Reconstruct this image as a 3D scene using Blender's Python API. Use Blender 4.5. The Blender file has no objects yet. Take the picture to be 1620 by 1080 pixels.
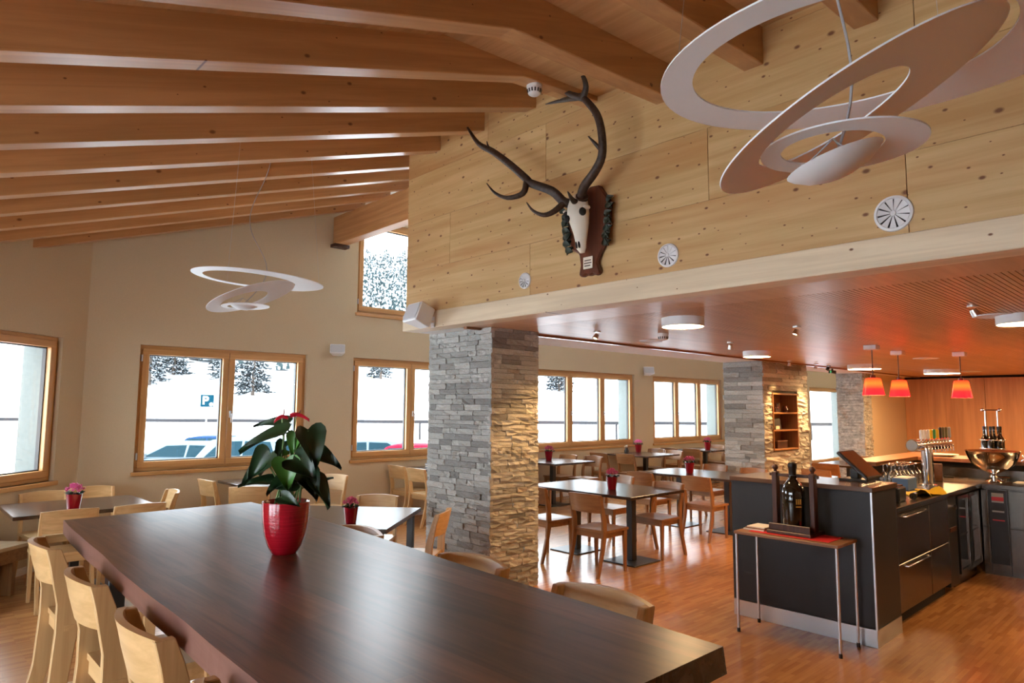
import bpy, bmesh, math, random
from mathutils import Vector, Matrix
random.seed(7)
S = bpy.context.scene
COL = S.collection
PI = math.pi

# ------------------------------------------------------------------ camera
YAW, PITCH, ROLL, FPX = 0.814446, 0.096932, 0.0062733, 1065.0
CAMH = 1.72
fw = Vector((math.cos(YAW)*math.cos(PITCH), math.sin(YAW)*math.cos(PITCH), math.sin(PITCH)))
rt = Vector((math.sin(YAW), -math.cos(YAW), 0))
up = rt.cross(fw)
cr, sr = math.cos(ROLL), math.sin(ROLL)
rt2 = rt*cr + up*sr
up2 = up*cr - rt*sr
cam = bpy.data.objects.new('camera', bpy.data.cameras.new('camera'))
cam.data.sensor_width = 36
cam.data.sensor_fit = 'HORIZONTAL'
cam.data.lens = FPX/1620*36
cam.data.clip_start = 0.05
cam.data.clip_end = 2000
cm = Matrix((rt2, up2, -fw)).transposed().to_4x4()
cm.translation = (0, 0, CAMH)
cam.matrix_world = cm
COL.objects.link(cam)
S.camera = cam

# ------------------------------------------------------------------ world, exposure
world = bpy.data.worlds.new('overcast_sky')
S.world = world
world.use_nodes = True
wn = world.node_tree.nodes
bg = wn['Background']
bg.inputs[0].default_value = (0.88, 0.94, 1.0, 1)
bg.inputs[1].default_value = 12.0
S.view_settings.view_transform = 'Standard'
S.view_settings.look = 'None'
S.view_settings.gamma = 1
S.view_settings.exposure = 0.38
S.view_settings.use_curve_mapping = False
S.cycles.max_bounces = 10
S.cycles.diffuse_bounces = 7
S.cycles.glossy_bounces = 4
S.cycles.transmission_bounces = 8
S.cycles.transparent_max_bounces = 12
S.cycles.sample_clamp_indirect = 8
S.cycles.caustics_reflective = False
S.cycles.caustics_refractive = False
S.cycles.blur_glossy = 0.5

# ------------------------------------------------------------------ materials
MATS = {}
class NT:
    def __init__(s, name):
        s.m = bpy.data.materials.new(name); s.m.use_nodes = True
        s.t = s.m.node_tree; s.n = s.t.nodes; s.b = s.n['Principled BSDF']
        MATS[name] = s.m
    def add(s, kind, **kw):
        x = s.n.new(kind)
        for k, v in kw.items():
            if k in x.inputs: x.inputs[k].default_value = v
            else: setattr(x, k, v)
        return x
    def link(s, a, b): s.t.links.new(a, b)
    def set(s, **kw):
        for k, v in kw.items():
            k = k.replace('_', ' ')
            if k in s.b.inputs: s.b.inputs[k].default_value = v
    pre = 0.0
    def coords(s, scale=(1, 1, 1), rot=(0, 0, 0), rnd=0.0):
        tc = s.add('ShaderNodeTexCoord'); mp = s.add('ShaderNodeMapping')
        mp.inputs['Scale'].default_value = scale; mp.inputs['Rotation'].default_value = rot
        out = tc.outputs['Object']
        if s.pre:
            vr = s.add('ShaderNodeVectorRotate', rotation_type='Y_AXIS'); vr.inputs['Angle'].default_value = s.pre
            s.link(out, vr.inputs['Vector']); out = vr.outputs[0]
        if rnd:
            oi = s.add('ShaderNodeObjectInfo'); ml = s.add('ShaderNodeMath', operation='MULTIPLY')
            ml.inputs[1].default_value = rnd; s.link(oi.outputs['Random'], ml.inputs[0])
            ad = s.add('ShaderNodeVectorMath', operation='ADD')
            s.link(out, ad.inputs[0]); s.link(ml.outputs[0], ad.inputs[1]); out = ad.outputs[0]
        s.link(out, mp.inputs['Vector'])
        return mp.outputs['Vector']
    def ramp(s, fac, stops):
        r = s.add('ShaderNodeValToRGB'); e = r.color_ramp.elements
        while len(e) < len(stops): e.new(0.5)
        for i, (p, c) in enumerate(stops):
            e[i].position = p; e[i].color = (*c, 1)
        s.link(fac, r.inputs['Fac']); return r.outputs['Color']
    def mix(s, fac, a, b, blend='MIX'):
        x = s.add('ShaderNodeMix', data_type='RGBA', blend_type=blend)
        for v, i in ((fac, 0), (a, 6), (b, 7)):
            if hasattr(v, 'is_output'): s.link(v, x.inputs[i])
            else: x.inputs[i].default_value = v if i == 0 else (*v, 1)
        return x.outputs[2]
    def tint_random(s, col, lo, hi):
        oi = s.add('ShaderNodeObjectInfo'); mr = s.add('ShaderNodeMapRange')
        mr.inputs['To Min'].default_value = lo; mr.inputs['To Max'].default_value = hi
        s.link(oi.outputs['Random'], mr.inputs['Value'])
        h = s.add('ShaderNodeHueSaturation'); s.link(mr.outputs[0], h.inputs['Value']); s.link(col, h.inputs['Color'])
        return h.outputs['Color']
    def bump(s, h, strength=0.2, dist=0.01):
        b = s.add('ShaderNodeBump'); b.inputs['Strength'].default_value = strength; b.inputs['Distance'].default_value = dist
        s.link(h, b.inputs['Height']); s.link(b.outputs['Normal'], s.b.inputs['Normal'])
    def col(s, c): s.link(c, s.b.inputs['Base Color'])

def plain(name, col, rough=0.5, metal=0.0, **kw):
    m = NT(name); m.set(Base_Color=(*col, 1), Roughness=rough, Metallic=metal, **kw); return m.m

def noisy(name, c1, c2, scale=8, rough=0.6, metal=0.0, bump=0.0, det=4, dist=0.004, rnd=0.0):
    m = NT(name); v = m.coords(rnd=rnd)
    n = m.add('ShaderNodeTexNoise', Scale=scale, Detail=det); m.link(v, n.inputs['Vector'])
    m.col(m.ramp(n.outputs['Fac'], [(0.3, c1), (0.7, c2)]))
    m.set(Roughness=rough, Metallic=metal)
    if bump: m.bump(n.outputs['Fac'], bump, dist)
    return m.m

def wood(name, dark, light, axis=0, rough=0.45, grain=22.0, knots=0.0, kscale=3.2, rnd=0.0, tint=None, contrast=0.5, coat=0.0, streak=None, flat=None, pre=0.0):
    m = NT(name); m.pre = pre
    sc = [grain]*3; sc[axis] = grain*0.045
    v = m.coords(tuple(sc), rnd=rnd*7)
    n = m.add('ShaderNodeTexNoise', Scale=1.0, Detail=5, Roughness=0.6, Distortion=0.6); m.link(v, n.inputs['Vector'])
    h = 0.5*contrast
    c = m.ramp(n.outputs['Fac'], [(0.5-h*0.5, dark), (0.5+h*0.5, light)])
    sc2 = [4.0]*3; sc2[axis] = 0.5
    v2 = m.coords(tuple(sc2), rnd=rnd*7)
    n2 = m.add('ShaderNodeTexNoise', Scale=1.0, Detail=3); m.link(v2, n2.inputs['Vector'])
    c = m.mix(m.ramp(n2.outputs['Fac'], [(0.45, (0, 0, 0)), (0.72, (0.6, 0.6, 0.6))]), c, streak or tuple(x*0.82 for x in dark))
    if knots:
        sk = [kscale]*3; sk[axis] = kscale*0.62
        v3 = m.coords(tuple(sk), rnd=rnd*7)
        vo = m.add('ShaderNodeTexVoronoi', Scale=1.0, Randomness=1.0)
        if flat:
            vo.voronoi_dimensions = '2D'; sp = m.add('ShaderNodeSeparateXYZ'); cb = m.add('ShaderNodeCombineXYZ'); m.link(v3, sp.inputs[0])
            m.link(sp.outputs[flat[0]], cb.inputs[0]); m.link(sp.outputs[flat[1]], cb.inputs[1]); v3 = cb.outputs[0]
        m.link(v3, vo.inputs['Vector'])
        cs_ = m.add('ShaderNodeSeparateColor'); m.link(vo.outputs['Color'], cs_.inputs[0])
        mr = m.add('ShaderNodeMapRange'); mr.inputs['To Min'].default_value = 0.8; mr.inputs['To Max'].default_value = 4.0; m.link(cs_.outputs[0], mr.inputs['Value'])
        md = m.add('ShaderNodeMath', operation='MULTIPLY'); m.link(vo.outputs['Distance'], md.inputs[0]); m.link(mr.outputs[0], md.inputs[1])
        k = m.ramp(md.outputs[0], [(knots*0.5, (1, 1, 1)), (knots*1.1, (0, 0, 0))])
        c = m.mix(k, c, (0.17, 0.065, 0.022))
    if tint: c = m.tint_random(c, *tint)
    m.col(c); m.set(Roughness=rough, Coat_Weight=coat, Coat_Roughness=0.2)
    m.bump(n.outputs['Fac'], 0.06, 0.003)
    return m.m

def glassy(name, col=(1, 1, 1), rough=0.0, spec=0.035):
    m = NT(name)
    tr = m.add('ShaderNodeBsdfTransparent'); tr.inputs[0].default_value = (*col, 1)
    gl = m.add('ShaderNodeBsdfGlossy'); gl.inputs['Roughness'].default_value = rough
    lw = m.add('ShaderNodeLayerWeight'); pw = m.add('ShaderNodeMath', operation='POWER'); pw.inputs[1].default_value = 5.0
    ma = m.add('ShaderNodeMath', operation='MULTIPLY_ADD'); ma.inputs[1].default_value = 0.85; ma.inputs[2].default_value = spec
    m.link(lw.outputs['Facing'], pw.inputs[0]); m.link(pw.outputs[0], ma.inputs[0])
    mx = m.add('ShaderNodeMixShader'); m.link(ma.outputs[0], mx.inputs[0]); m.link(tr.outputs[0], mx.inputs[1]); m.link(gl.outputs[0], mx.inputs[2])
    m.link(mx.outputs[0], m.n['Material Output'].inputs['Surface'])
    return m.m

def emis(name, col, st, base=(0.8, 0.8, 0.8), rough=0.4):
    m = NT(name); m.set(Base_Color=(*base, 1), Emission_Color=(*col, 1), Emission_Strength=st, Roughness=rough); return m.m

wood('spruce_wall', (0.54, 0.345, 0.140), (0.655, 0.45, 0.215), 1, 0.5, 15, 0.115, 8.6, rnd=1, tint=(0.97, 1.03), streak=(0.46, 0.21, 0.06), flat=(1, 2))
wood('spruce_beam', (0.70, 0.56, 0.38), (0.82, 0.68, 0.48), 1, 0.5, 18, 0.06, 5.0, flat=(1, 2))
wood('spruce_rafter', (0.45, 0.225, 0.088), (0.57, 0.30, 0.125), 0, 0.34, 16, 0.06, 4.6, rnd=1, tint=(0.95, 1.05), flat=(0, 2), pre=0.307)
wood('spruce_purlin', (0.56, 0.30, 0.12), (0.70, 0.40, 0.18), 1, 0.5, 16, 0.05, 2.6)
wood('spruce_boards', (0.56, 0.33, 0.15), (0.68, 0.43, 0.21), 1, 0.55, 14, 0.05, 3.0)
wood('window_wood', (0.56, 0.29, 0.095), (0.66, 0.37, 0.14), 0, 0.4, 20)
wood('window_wood_upright', (0.56, 0.29, 0.095), (0.66, 0.37, 0.14), 2, 0.4, 20)
wood('oak_light', (0.56, 0.35, 0.15), (0.69, 0.46, 0.22), 2, 0.38, 30, rnd=1, tint=(0.92, 1.06))
wood('oak_light_wide', (0.56, 0.35, 0.15), (0.69, 0.46, 0.22), 1, 0.38, 26, rnd=1, tint=(0.92, 1.06))
wood('oak_chair', (0.235, 0.105, 0.039), (0.335, 0.16, 0.06), 2, 0.33, 30, rnd=1, tint=(0.9, 1.08))
wood('oak_chair_wide', (0.235, 0.105, 0.039), (0.335, 0.16, 0.06), 1, 0.33, 26, rnd=1, tint=(0.9, 1.08))
wood('walnut_table', (0.030, 0.016, 0.010), (0.085, 0.045, 0.028), 1, 0.22, 14, rnd=1, contrast=0.9)
m = NT('walnut_slab')                    # glued boards of different tone
bk = m.add('ShaderNodeTexBrick', Scale=1.0)
for k_, x_ in (('Color1', (0.30, 0.30, 0.30, 1)), ('Color2', (1.25, 1.18, 1.12, 1)), ('Mortar', (0.45, 0.45, 0.45, 1))): bk.inputs[k_].default_value = x_
bk.inputs['Mortar Size'].default_value = 0.001; bk.inputs['Brick Width'].default_value = 1.35; bk.inputs['Row Height'].default_value = 0.145; bk.offset = 0.41
m.link(m.coords(rot=(0, 0, PI/2)), bk.inputs['Vector'])
n = m.add('ShaderNodeTexNoise', Scale=1.0, Detail=6, Roughness=0.65, Distortion=0.8); m.link(m.coords((26, 1.6, 26)), n.inputs['Vector'])
n2 = m.add('ShaderNodeTexNoise', Scale=1.0, Detail=3, Distortion=1.2); m.link(m.coords((6, 0.9, 6)), n2.inputs['Vector'])
c = m.ramp(n.outputs['Fac'], [(0.3, (0.075, 0.030, 0.017)), (0.7, (0.21, 0.092, 0.052))])
c = m.mix(m.ramp(n2.outputs['Fac'], [(0.52, (0, 0, 0)), (0.68, (0.6, 0.6, 0.6))]), c, (0.24, 0.105, 0.06))
m.col(m.mix(0.75, c, bk.outputs['Color'], 'MULTIPLY')); m.set(Roughness=0.30, Specular_IOR_Level=0.28)
m.bump(n.outputs['Fac'], 0.05, 0.002)
wood('walnut_edge', (0.10, 0.042, 0.03), (0.24, 0.115, 0.09), 1, 0.36, 10, contrast=0.9)
wood('soffit_wood', (0.56, 0.35, 0.20), (0.66, 0.43, 0.26), 0, 0.37, 14)
wood('bar_wood', (0.52, 0.25, 0.09), (0.66, 0.34, 0.13), 2, 0.5, 9, 0.04, 2.6)
wood('bar_top_wood', (0.22, 0.088, 0.032), (0.30, 0.125, 0.046), 0, 0.3, 14)
wood('trophy_wood', (0.085, 0.022, 0.010), (0.15, 0.042, 0.018), 2, 0.35, 20)
wood('rack_wood', (0.045, 0.014, 0.008), (0.09, 0.03, 0.016), 2, 0.4, 26)
wood('bench_wood', (0.60, 0.46, 0.30), (0.72, 0.58, 0.40), 0, 0.2, 20, coat=0.5)  # bench top lightened to carry the window light it reflects
wood('console_wood', (0.24, 0.11, 0.05), (0.33, 0.16, 0.075), 1, 0.4, 16)
noisy('plaster_beige', (0.59, 0.487, 0.325), (0.615, 0.51, 0.345), 60, 0.85, bump=0.12, dist=0.002)
noisy('plaster_white', (0.80, 0.80, 0.78), (0.84, 0.84, 0.82), 40, 0.8)
noisy('outer_render', (0.12, 0.14, 0.135), (0.14, 0.16, 0.155), 20, 0.9)
noisy('stone_joint', (0.05, 0.05, 0.048), (0.09, 0.09, 0.085), 20, 0.9)
plain("lamp_white", (0.78, 0.81, 0.83), 0.45)
plain('white_plastic', (0.78, 0.79, 0.80), 0.4)
plain('grey_mesh', (0.55, 0.57, 0.60), 0.6)
plain('vent_dark', (0.03, 0.03, 0.03), 0.7)
plain('black_metal', (0.022, 0.022, 0.024), 0.32)
plain('black_plastic', (0.015, 0.015, 0.016), 0.35)
plain('dark_laminate', (0.020, 0.0215, 0.0255), 0.42, Specular_IOR_Level=0.35)
plain('dark_laminate_top', (0.11, 0.062, 0.04), 0.2)  # brown put into the top for its orange reflections
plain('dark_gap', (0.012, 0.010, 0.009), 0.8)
noisy('steel', (0.15, 0.132, 0.112), (0.20, 0.178, 0.155), 30, 0.24, 1.0)
plain('chrome', (0.82, 0.82, 0.83), 0.09, 1.0)
plain('alu', (0.62, 0.64, 0.67), 0.35, 1.0)
plain('polished_bowl', (0.80, 0.79, 0.77), 0.05, 1.0)
plain('red_pot', (0.27, 0.005, 0.013), 0.15, Coat_Weight=0.5)
plain('red_cloth', (0.62, 0.012, 0.018), 0.8)
plain('red_box', (0.45, 0.015, 0.02), 0.5)
noisy('soil', (0.02, 0.013, 0.008), (0.05, 0.03, 0.02), 60, 0.95)
noisy('leaf_green', (0.007, 0.026, 0.009), (0.016, 0.052, 0.016), 14, 0.36, rnd=3)
plain('leaf_light', (0.07, 0.20, 0.035), 0.35)
plain('stem_green', (0.16, 0.26, 0.09), 0.5)
plain('spathe_red', (0.42, 0.012, 0.025), 0.25)
plain('spadix', (0.30, 0.14, 0.12), 0.6)
plain('petal_pink', (0.80, 0.20, 0.46), 0.6)
plain('petal_rose', (0.66, 0.13, 0.24), 0.6)
plain('bone', (0.74, 0.69, 0.58), 0.6)
noisy('antler', (0.018, 0.010, 0.007), (0.06, 0.035, 0.022), 40, 0.55, bump=0.5, dist=0.006)
plain('antler_tip', (0.42, 0.34, 0.24), 0.5)
noisy('carved_leaf', (0.010, 0.022, 0.014), (0.03, 0.05, 0.032), 30, 0.5)
plain('plaque', (0.80, 0.74, 0.62), 0.5)
plain('ink', (0.10, 0.07, 0.05), 0.7)
plain('gold', (0.85, 0.62, 0.18), 0.3, 1.0)
plain('bottle_glass', (0.004, 0.005, 0.004), 0.05, Coat_Weight=1.0)
plain('paper', (0.80, 0.76, 0.68), 0.8)
plain('napkin_red', (0.5, 0.03, 0.03), 0.8)
plain('newsprint', (0.34, 0.38, 0.44), 0.8)
plain('yellow_cloth', (0.72, 0.46, 0.02), 0.75)
plain('blue_box', (0.10, 0.20, 0.42), 0.35)
plain('tap_yellow', (0.85, 0.55, 0.02), 0.3)
plain('tap_green', (0.02, 0.30, 0.10), 0.3)
plain('tap_white', (0.85, 0.86, 0.88), 0.3)
plain('tap_olive', (0.16, 0.14, 0.05), 0.4)
plain('tap_grey', (0.35, 0.37, 0.38), 0.4)
plain('display_red', (0.5, 0.02, 0.03), 0.4)
plain('screen_glass', (0.10, 0.045, 0.03), 0.12)  # reddish brown put in for what the dark screen reflects
glassy('window_glass', (0.97, 0.985, 0.985))
glassy('drink_glass', (0.80, 0.81, 0.80), 0.05, 0.22)
plain('gasket', (0.02, 0.022, 0.026), 0.6)
plain('cord_grey', (0.35, 0.35, 0.36), 0.5)
emis('drum_light', (1.0, 0.64, 0.30), 72.0)
emis('spot_light', (1.0, 0.80, 0.5), 30.0)
emis('exit_green', (0.05, 0.55, 0.2), 0.6, (0.02, 0.2, 0.08))
plain('spot_alu', (0.75, 0.73, 0.70), 0.3, 1.0)
noisy('snow', (0.86, 0.89, 0.93), (0.92, 0.94, 0.96), 0.6, 0.9)
noisy('conifer', (0.020, 0.034, 0.032), (0.060, 0.085, 0.085), 3, 0.9)
noisy('conifer_far', (0.035, 0.055, 0.055), (0.09, 0.125, 0.13), 0.8, 0.9)
plain('bark', (0.06, 0.045, 0.035), 0.9)
plain('car_silver', (0.10, 0.13, 0.15), 0.35, 0.2, Specular_IOR_Level=0.0)
plain('car_teal', (0.06, 0.11, 0.12), 0.35, 0.2, Specular_IOR_Level=0.0)
plain('car_blue', (0.012, 0.03, 0.07), 0.35, 0.2, Specular_IOR_Level=0.0)
plain('car_red', (0.20, 0.008, 0.02), 0.35, 0.1, Specular_IOR_Level=0.0)
plain('car_glass', (0.010, 0.024, 0.032), 0.15, Specular_IOR_Level=0.0)
plain('tyre', (0.015, 0.015, 0.015), 0.8)
plain('rail_grey', (0.022, 0.022, 0.024), 0.8, Specular_IOR_Level=0.0)
plain('sign_blue', (0.0015, 0.020, 0.034), 0.6, Specular_IOR_Level=0.0)
plain('sign_white', (0.80, 0.84, 0.86), 0.5, Specular_IOR_Level=0.0)

# floor: industrial parquet
m = NT('parquet')
v = m.coords()
bk = m.add('ShaderNodeTexBrick', Scale=1.0)
for k, x in (('Color1', (0.54, 0.245, 0.078, 1)), ('Color2', (0.29, 0.108, 0.031, 1)), ('Mortar', (0.20, 0.085, 0.03, 1))): bk.inputs[k].default_value = x
bk.inputs['Mortar Size'].default_value = 0.0006; bk.inputs['Brick Width'].default_value = 0.24; bk.inputs['Row Height'].default_value = 0.034
bk.inputs['Bias'].default_value = -0.05; bk.offset = 0.37; bk.offset_frequency = 2
m.link(v, bk.inputs['Vector'])
v2 = m.coords((3, 40, 1)); n = m.add('ShaderNodeTexNoise', Scale=1.0, Detail=5); m.link(v2, n.inputs['Vector'])
v3 = m.coords((1.6, 3.2, 1)); n3 = m.add('ShaderNodeTexNoise', Scale=1.0, Detail=3); m.link(v3, n3.inputs['Vector'])
c = m.mix(0.35, bk.outputs['Color'], m.ramp(n.outputs['Fac'], [(0.3, (0.36, 0.155, 0.05)), (0.7, (0.58, 0.30, 0.115))]))
c = m.mix(m.ramp(n3.outputs['Fac'], [(0.4, (0, 0, 0)), (0.7, (0.3, 0.3, 0.3))]), c, (0.36, 0.155, 0.056))
m.col(c); m.set(Roughness=0.27, Coat_Weight=0.15, Coat_Roughness=0.15)

# ledge stone: tone differs from stone to stone
def stone_mat(name, by_place):
    m = NT(name)
    v = m.coords(rnd=0 if by_place else 11)
    n = m.add('ShaderNodeTexNoise', Scale=16, Detail=8, Roughness=0.7); m.link(v, n.inputs['Vector'])
    n2 = m.add('ShaderNodeTexNoise', Scale=5, Detail=2); m.link(v, n2.inputs['Vector'])
    c = m.ramp(n.outputs['Fac'], [(0.28, (0.22, 0.228, 0.215)), (0.5, (0.45, 0.455, 0.43)), (0.72, (0.62, 0.62, 0.58))])
    c = m.mix(m.ramp(n2.outputs['Fac'], [(0.55, (0, 0, 0)), (0.72, (0.45, 0.45, 0.45))]), c, (0.40, 0.27, 0.15))
    if by_place:
        vv = m.coords((7, 7, 20)); w = m.add('ShaderNodeTexVoronoi', Scale=1.0); m.link(vv, w.inputs['Vector'])
        r = m.ramp(w.outputs['Color'], [(0.0, (0.68, 0.68, 0.68)), (1.0, (1.2, 1.2, 1.2))]); c = m.mix(0.9, c, r, 'MULTIPLY')
    else:
        c = m.tint_random(c, 0.52, 1.15)
    m.col(c); m.set(Roughness=0.85, Specular_IOR_Level=0.25); m.bump(n.outputs['Fac'], 0.4, 0.008)
stone_mat('ledge_stone', False); stone_mat('ledge_stone_mass', True)

# pot glaze gets fine throwing ridges
m = NT('red_glaze'); v = m.coords((1, 1, 1))
w = m.add('ShaderNodeTexNoise', Scale=1.0, Detail=3); v = m.coords((3, 3, 260)); m.link(v, w.inputs['Vector'])
m.col(m.ramp(w.outputs['Fac'], [(0.35, (0.30, 0.004, 0.012)), (0.7, (0.46, 0.010, 0.022))])); m.set(Roughness=0.12, Coat_Weight=0.6); m.bump(w.outputs['Fac'], 0.35, 0.004)

# red pendant glass: bulb glow painted in as an emission gradient by height
m = NT('red_shade')
m.set(Base_Color=(0.75, 0.03, 0.03, 1), Roughness=0.35)
tl = m.add('ShaderNodeBsdfTranslucent'); tl.inputs[0].default_value = (0.90, 0.04, 0.03, 1)
em = m.add('ShaderNodeEmission'); em.inputs[1].default_value = 1.0
sx = m.add('ShaderNodeSeparateXYZ'); tc_ = m.add('ShaderNodeTexCoord'); m.link(tc_.outputs['Generated'], sx.inputs[0])
m.link(m.ramp(sx.outputs[2], [(0.0, (0.80, 0.015, 0.035)), (0.35, (0.95, 0.03, 0.03)), (0.68, (1.25, 0.26, 0.03)), (1.0, (0.85, 0.06, 0.02))]), em.inputs[0])
mx = m.add('ShaderNodeMixShader'); mx.inputs[0].default_value = 0.6
ad = m.add('ShaderNodeAddShader')
m.link(m.b.outputs[0], mx.inputs[1]); m.link(tl.outputs[0], mx.inputs[2]); m.link(mx.outputs[0], ad.inputs[0]); m.link(em.outputs[0], ad.inputs[1])
m.link(ad.outputs[0], m.n['Material Output'].inputs['Surface'])
emis('red_bulb', (1.0, 0.55, 0.18), 25.0)

# ------------------------------------------------------------------ mesh helpers
class MB:
    def __init__(s): s.v = []; s.f = []; s.mi = []; s.cur = 0
    def add(s, vs, fs):
        o = len(s.v); s.v += [tuple(p) for p in vs]; s.f += [[i+o for i in f] for f in fs]; s.mi += [s.cur]*len(fs); return s
    def box(s, x0, x1, y0, y1, z0, z1):
        return s.hexa([(x0, y0, z0), (x1, y0, z0), (x1, y1, z0), (x0, y1, z0), (x0, y0, z1), (x1, y0, z1), (x1, y1, z1), (x0, y1, z1)])
    def hexa(s, p): return s.add(p, [(0, 3, 2, 1), (4, 5, 6, 7), (0, 1, 5, 4), (1, 2, 6, 5), (2, 3, 7, 6), (3, 0, 4, 7)])
    def prism(s, poly, fn0, fn1):
        n = len(poly); a = [fn0(*p) for p in poly]; b = [fn1(*p) for p in poly]
        return s.add(a+b, [list(range(n))[::-1], list(range(n, 2*n))]+[(i, (i+1) % n, n+(i+1) % n, n+i) for i in range(n)])
    def beam(s, a, b, w, h, upv=(0, 0, 1)):
        a = Vector(a); b = Vector(b); d = (b-a).normalized(); u = Vector(upv); r = d.cross(u).normalized(); u = r.cross(d)
        q = []
        for p in (a, b):
            for i, j in ((-1, -1), (1, -1), (1, 1), (-1, 1)): q.append(p+r*(w/2*i)+u*(h/2*j))
        return s.add(q, [(0, 3, 2, 1), (4, 5, 6, 7), (0, 1, 5, 4), (1, 2, 6, 5), (2, 3, 7, 6), (3, 0, 4, 7)])
    def tube(s, path, rad, n=8, cap=True):
        P = [Vector(p) for p in path]; R = rad if isinstance(rad, (list, tuple)) else [rad]*len(P)
        t0 = (P[1]-P[0]).normalized(); ref = Vector((0, 0, 1)) if abs(t0.z) < 0.9 else Vector((1, 0, 0))
        nr = t0.cross(ref).normalized(); vs = []
        for i, p in enumerate(P):
            t = (P[min(i+1, len(P)-1)]-P[max(i-1, 0)]).normalized()
            nr = (nr-t*nr.dot(t)).normalized(); bn = t.cross(nr)
            for k in range(n):
                a = 2*PI*k/n; vs.append(p+(nr*math.cos(a)+bn*math.sin(a))*R[i])
        fs = []
        for i in range(len(P)-1):
            for k in range(n): fs.append((i*n+k, i*n+(k+1) % n, (i+1)*n+(k+1) % n, (i+1)*n+k))
        if cap: fs += [list(range(n))[::-1], list(range((len(P)-1)*n, len(P)*n))]
        return s.add(vs, fs)
    def lathe(s, prof, n=24, c=(0, 0, 0), M=None):
        vs = []; fs = []; k = len(prof)
        for i in range(n):
            a = 2*PI*i/n
            for r, z in prof:
                p = Vector((r*math.cos(a), r*math.sin(a), z))
                if M: p = M @ p
                vs.append(p+Vector(c))
        for i in range(n):
            j = (i+1) % n
            for q in range(k-1):
                f = [i*k+q, j*k+q, j*k+q+1, i*k+q+1]
                if prof[q][0] == 0: f = [i*k+q, j*k+q+1, i*k+q+1]
                elif prof[q+1][0] == 0: f = [i*k+q, j*k+q, i*k+q+1]
                fs.append(f)
        return s.add(vs, fs)
    def ball(s, c, r, n=10, m=6):
        if not isinstance(r, (tuple, list)): r = (r, r, r)
        prof = [(math.sin(PI*i/m) if 0 < i < m else 0, -math.cos(PI*i/m)) for i in range(m+1)]
        return s.lathe(prof, n, c, Matrix.Diagonal(r))
    def grid(s, fn, nu, nv, closed=False):
        vs = [fn(i/nu, j/nv) for i in range(nu+1) for j in range(nv+1)]
        fs = [(i*(nv+1)+j, (i+1)*(nv+1)+j, (i+1)*(nv+1)+j+1, i*(nv+1)+j+1) for i in range(nu) for j in range(nv)]
        return s.add(vs, fs)
    def slab(s, fn, nu, nv, off):
        "a sheet with thickness: fn(u,v) -> point, off(u,v) -> offset vector to the back side"
        A = [Vector(fn(i/nu, j/nv)) for i in range(nu+1) for j in range(nv+1)]
        B = [Vector(fn(i/nu, j/nv))+Vector(off(i/nu, j/nv)) for i in range(nu+1) for j in range(nv+1)]
        N = len(A); w = nv+1; fs = []
        for i in range(nu):
            for j in range(nv):
                a, b, c, d = i*w+j, (i+1)*w+j, (i+1)*w+j+1, i*w+j+1
                fs += [(a, b, c, d), (N+a, N+d, N+c, N+b)]
        rim = [i*w for i in range(nu+1)]+[nu*w+j for j in range(1, nv+1)]+[i*w+nv for i in range(nu-1, -1, -1)]+[j for j in range(nv-1, 0, -1)]
        for k in range(len(rim)):
            a, b = rim[k], rim[(k+1) % len(rim)]; fs.append((b, a, N+a, N+b))
        return s.add(A+B, fs)
    def mesh(s, name, mats, smooth=None, bevel=0.0):
        me = bpy.data.meshes.new(name)
        me.from_pydata(s.v, [], s.f)
        if isinstance(mats, str): mats = [mats]
        for x in mats: me.materials.append(MATS[x])
        if len(mats) > 1: me.polygons.foreach_set('material_index', s.mi)
        bm = bmesh.new(); bm.from_mesh(me)
        bmesh.ops.recalc_face_normals(bm, faces=bm.faces)
        if bevel:
            es = [e for e in bm.edges if len(e.link_faces) == 2 and e.calc_face_angle(0) > 0.5]
            bmesh.ops.bevel(bm, geom=es, offset=bevel, segments=1, affect='EDGES', clamp_overlap=True)
        bm.to_mesh(me); bm.free()
        if smooth is not None:
            me.shade_smooth() if hasattr(me, 'shade_smooth') else None
            me.set_sharp_from_angle(angle=math.radians(smooth))
        me.update()
        return me
    def build(s, name, mats, parent=None, smooth=None, bevel=0.0, loc=None, rot=None):
        o = bpy.data.objects.new(name, s.mesh(name, mats, smooth, bevel))
        COL.objects.link(o)
        if parent is not None: o.parent = parent
        if loc: o.location = loc
        if rot: o.rotation_euler = rot
        return o

def tag(o, label, cat=None, group=None, kind=None):
    o['label'] = label
    if cat: o['category'] = cat
    if group: o['group'] = group
    if kind: o['kind'] = kind
    return o
def thing(name, label, cat, loc=(0, 0, 0), rz=0.0, group=None, kind=None):
    o = bpy.data.objects.new(name, None); o.empty_display_size = 0.1
    COL.objects.link(o); o.location = loc; o.rotation_euler = (0, 0, rz)
    return tag(o, label, cat, group, kind)
def struct(name, label, cat):
    return thing(name, label, cat, kind='structure')
def copy_tree(o, parent=None):
    c = o.copy(); COL.objects.link(c); c.parent = parent
    for ch in list(o.children): copy_tree(ch, c)
    return c
def place(proto, used, loc, rz, label, group):
    o = proto if not used else copy_tree(proto)
    used.append(1); o.location = loc; o.rotation_euler = (0, 0, rz)
    tag(o, label, group=group); return o

# ================================================================== THE SETTING
YB = 8.98                       # inner face of the window wall
XW = 3.84                       # inner face of the timber gable wall
SOF = 2.47                      # underside of the lower ceiling
LA = math.radians(43)           # the left wall stands at an angle
def zL(x): return 3.215+0.317*x
def zR(x): return 3.975+0.065*(x-2.34)

fl = struct('floor', 'strip parquet floor of small warm brown wooden blocks', 'floor')
MB().box(-3.05, 25.4, -4.4, 9.4, -0.2, 0).build('parquet', 'parquet', fl)

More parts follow.
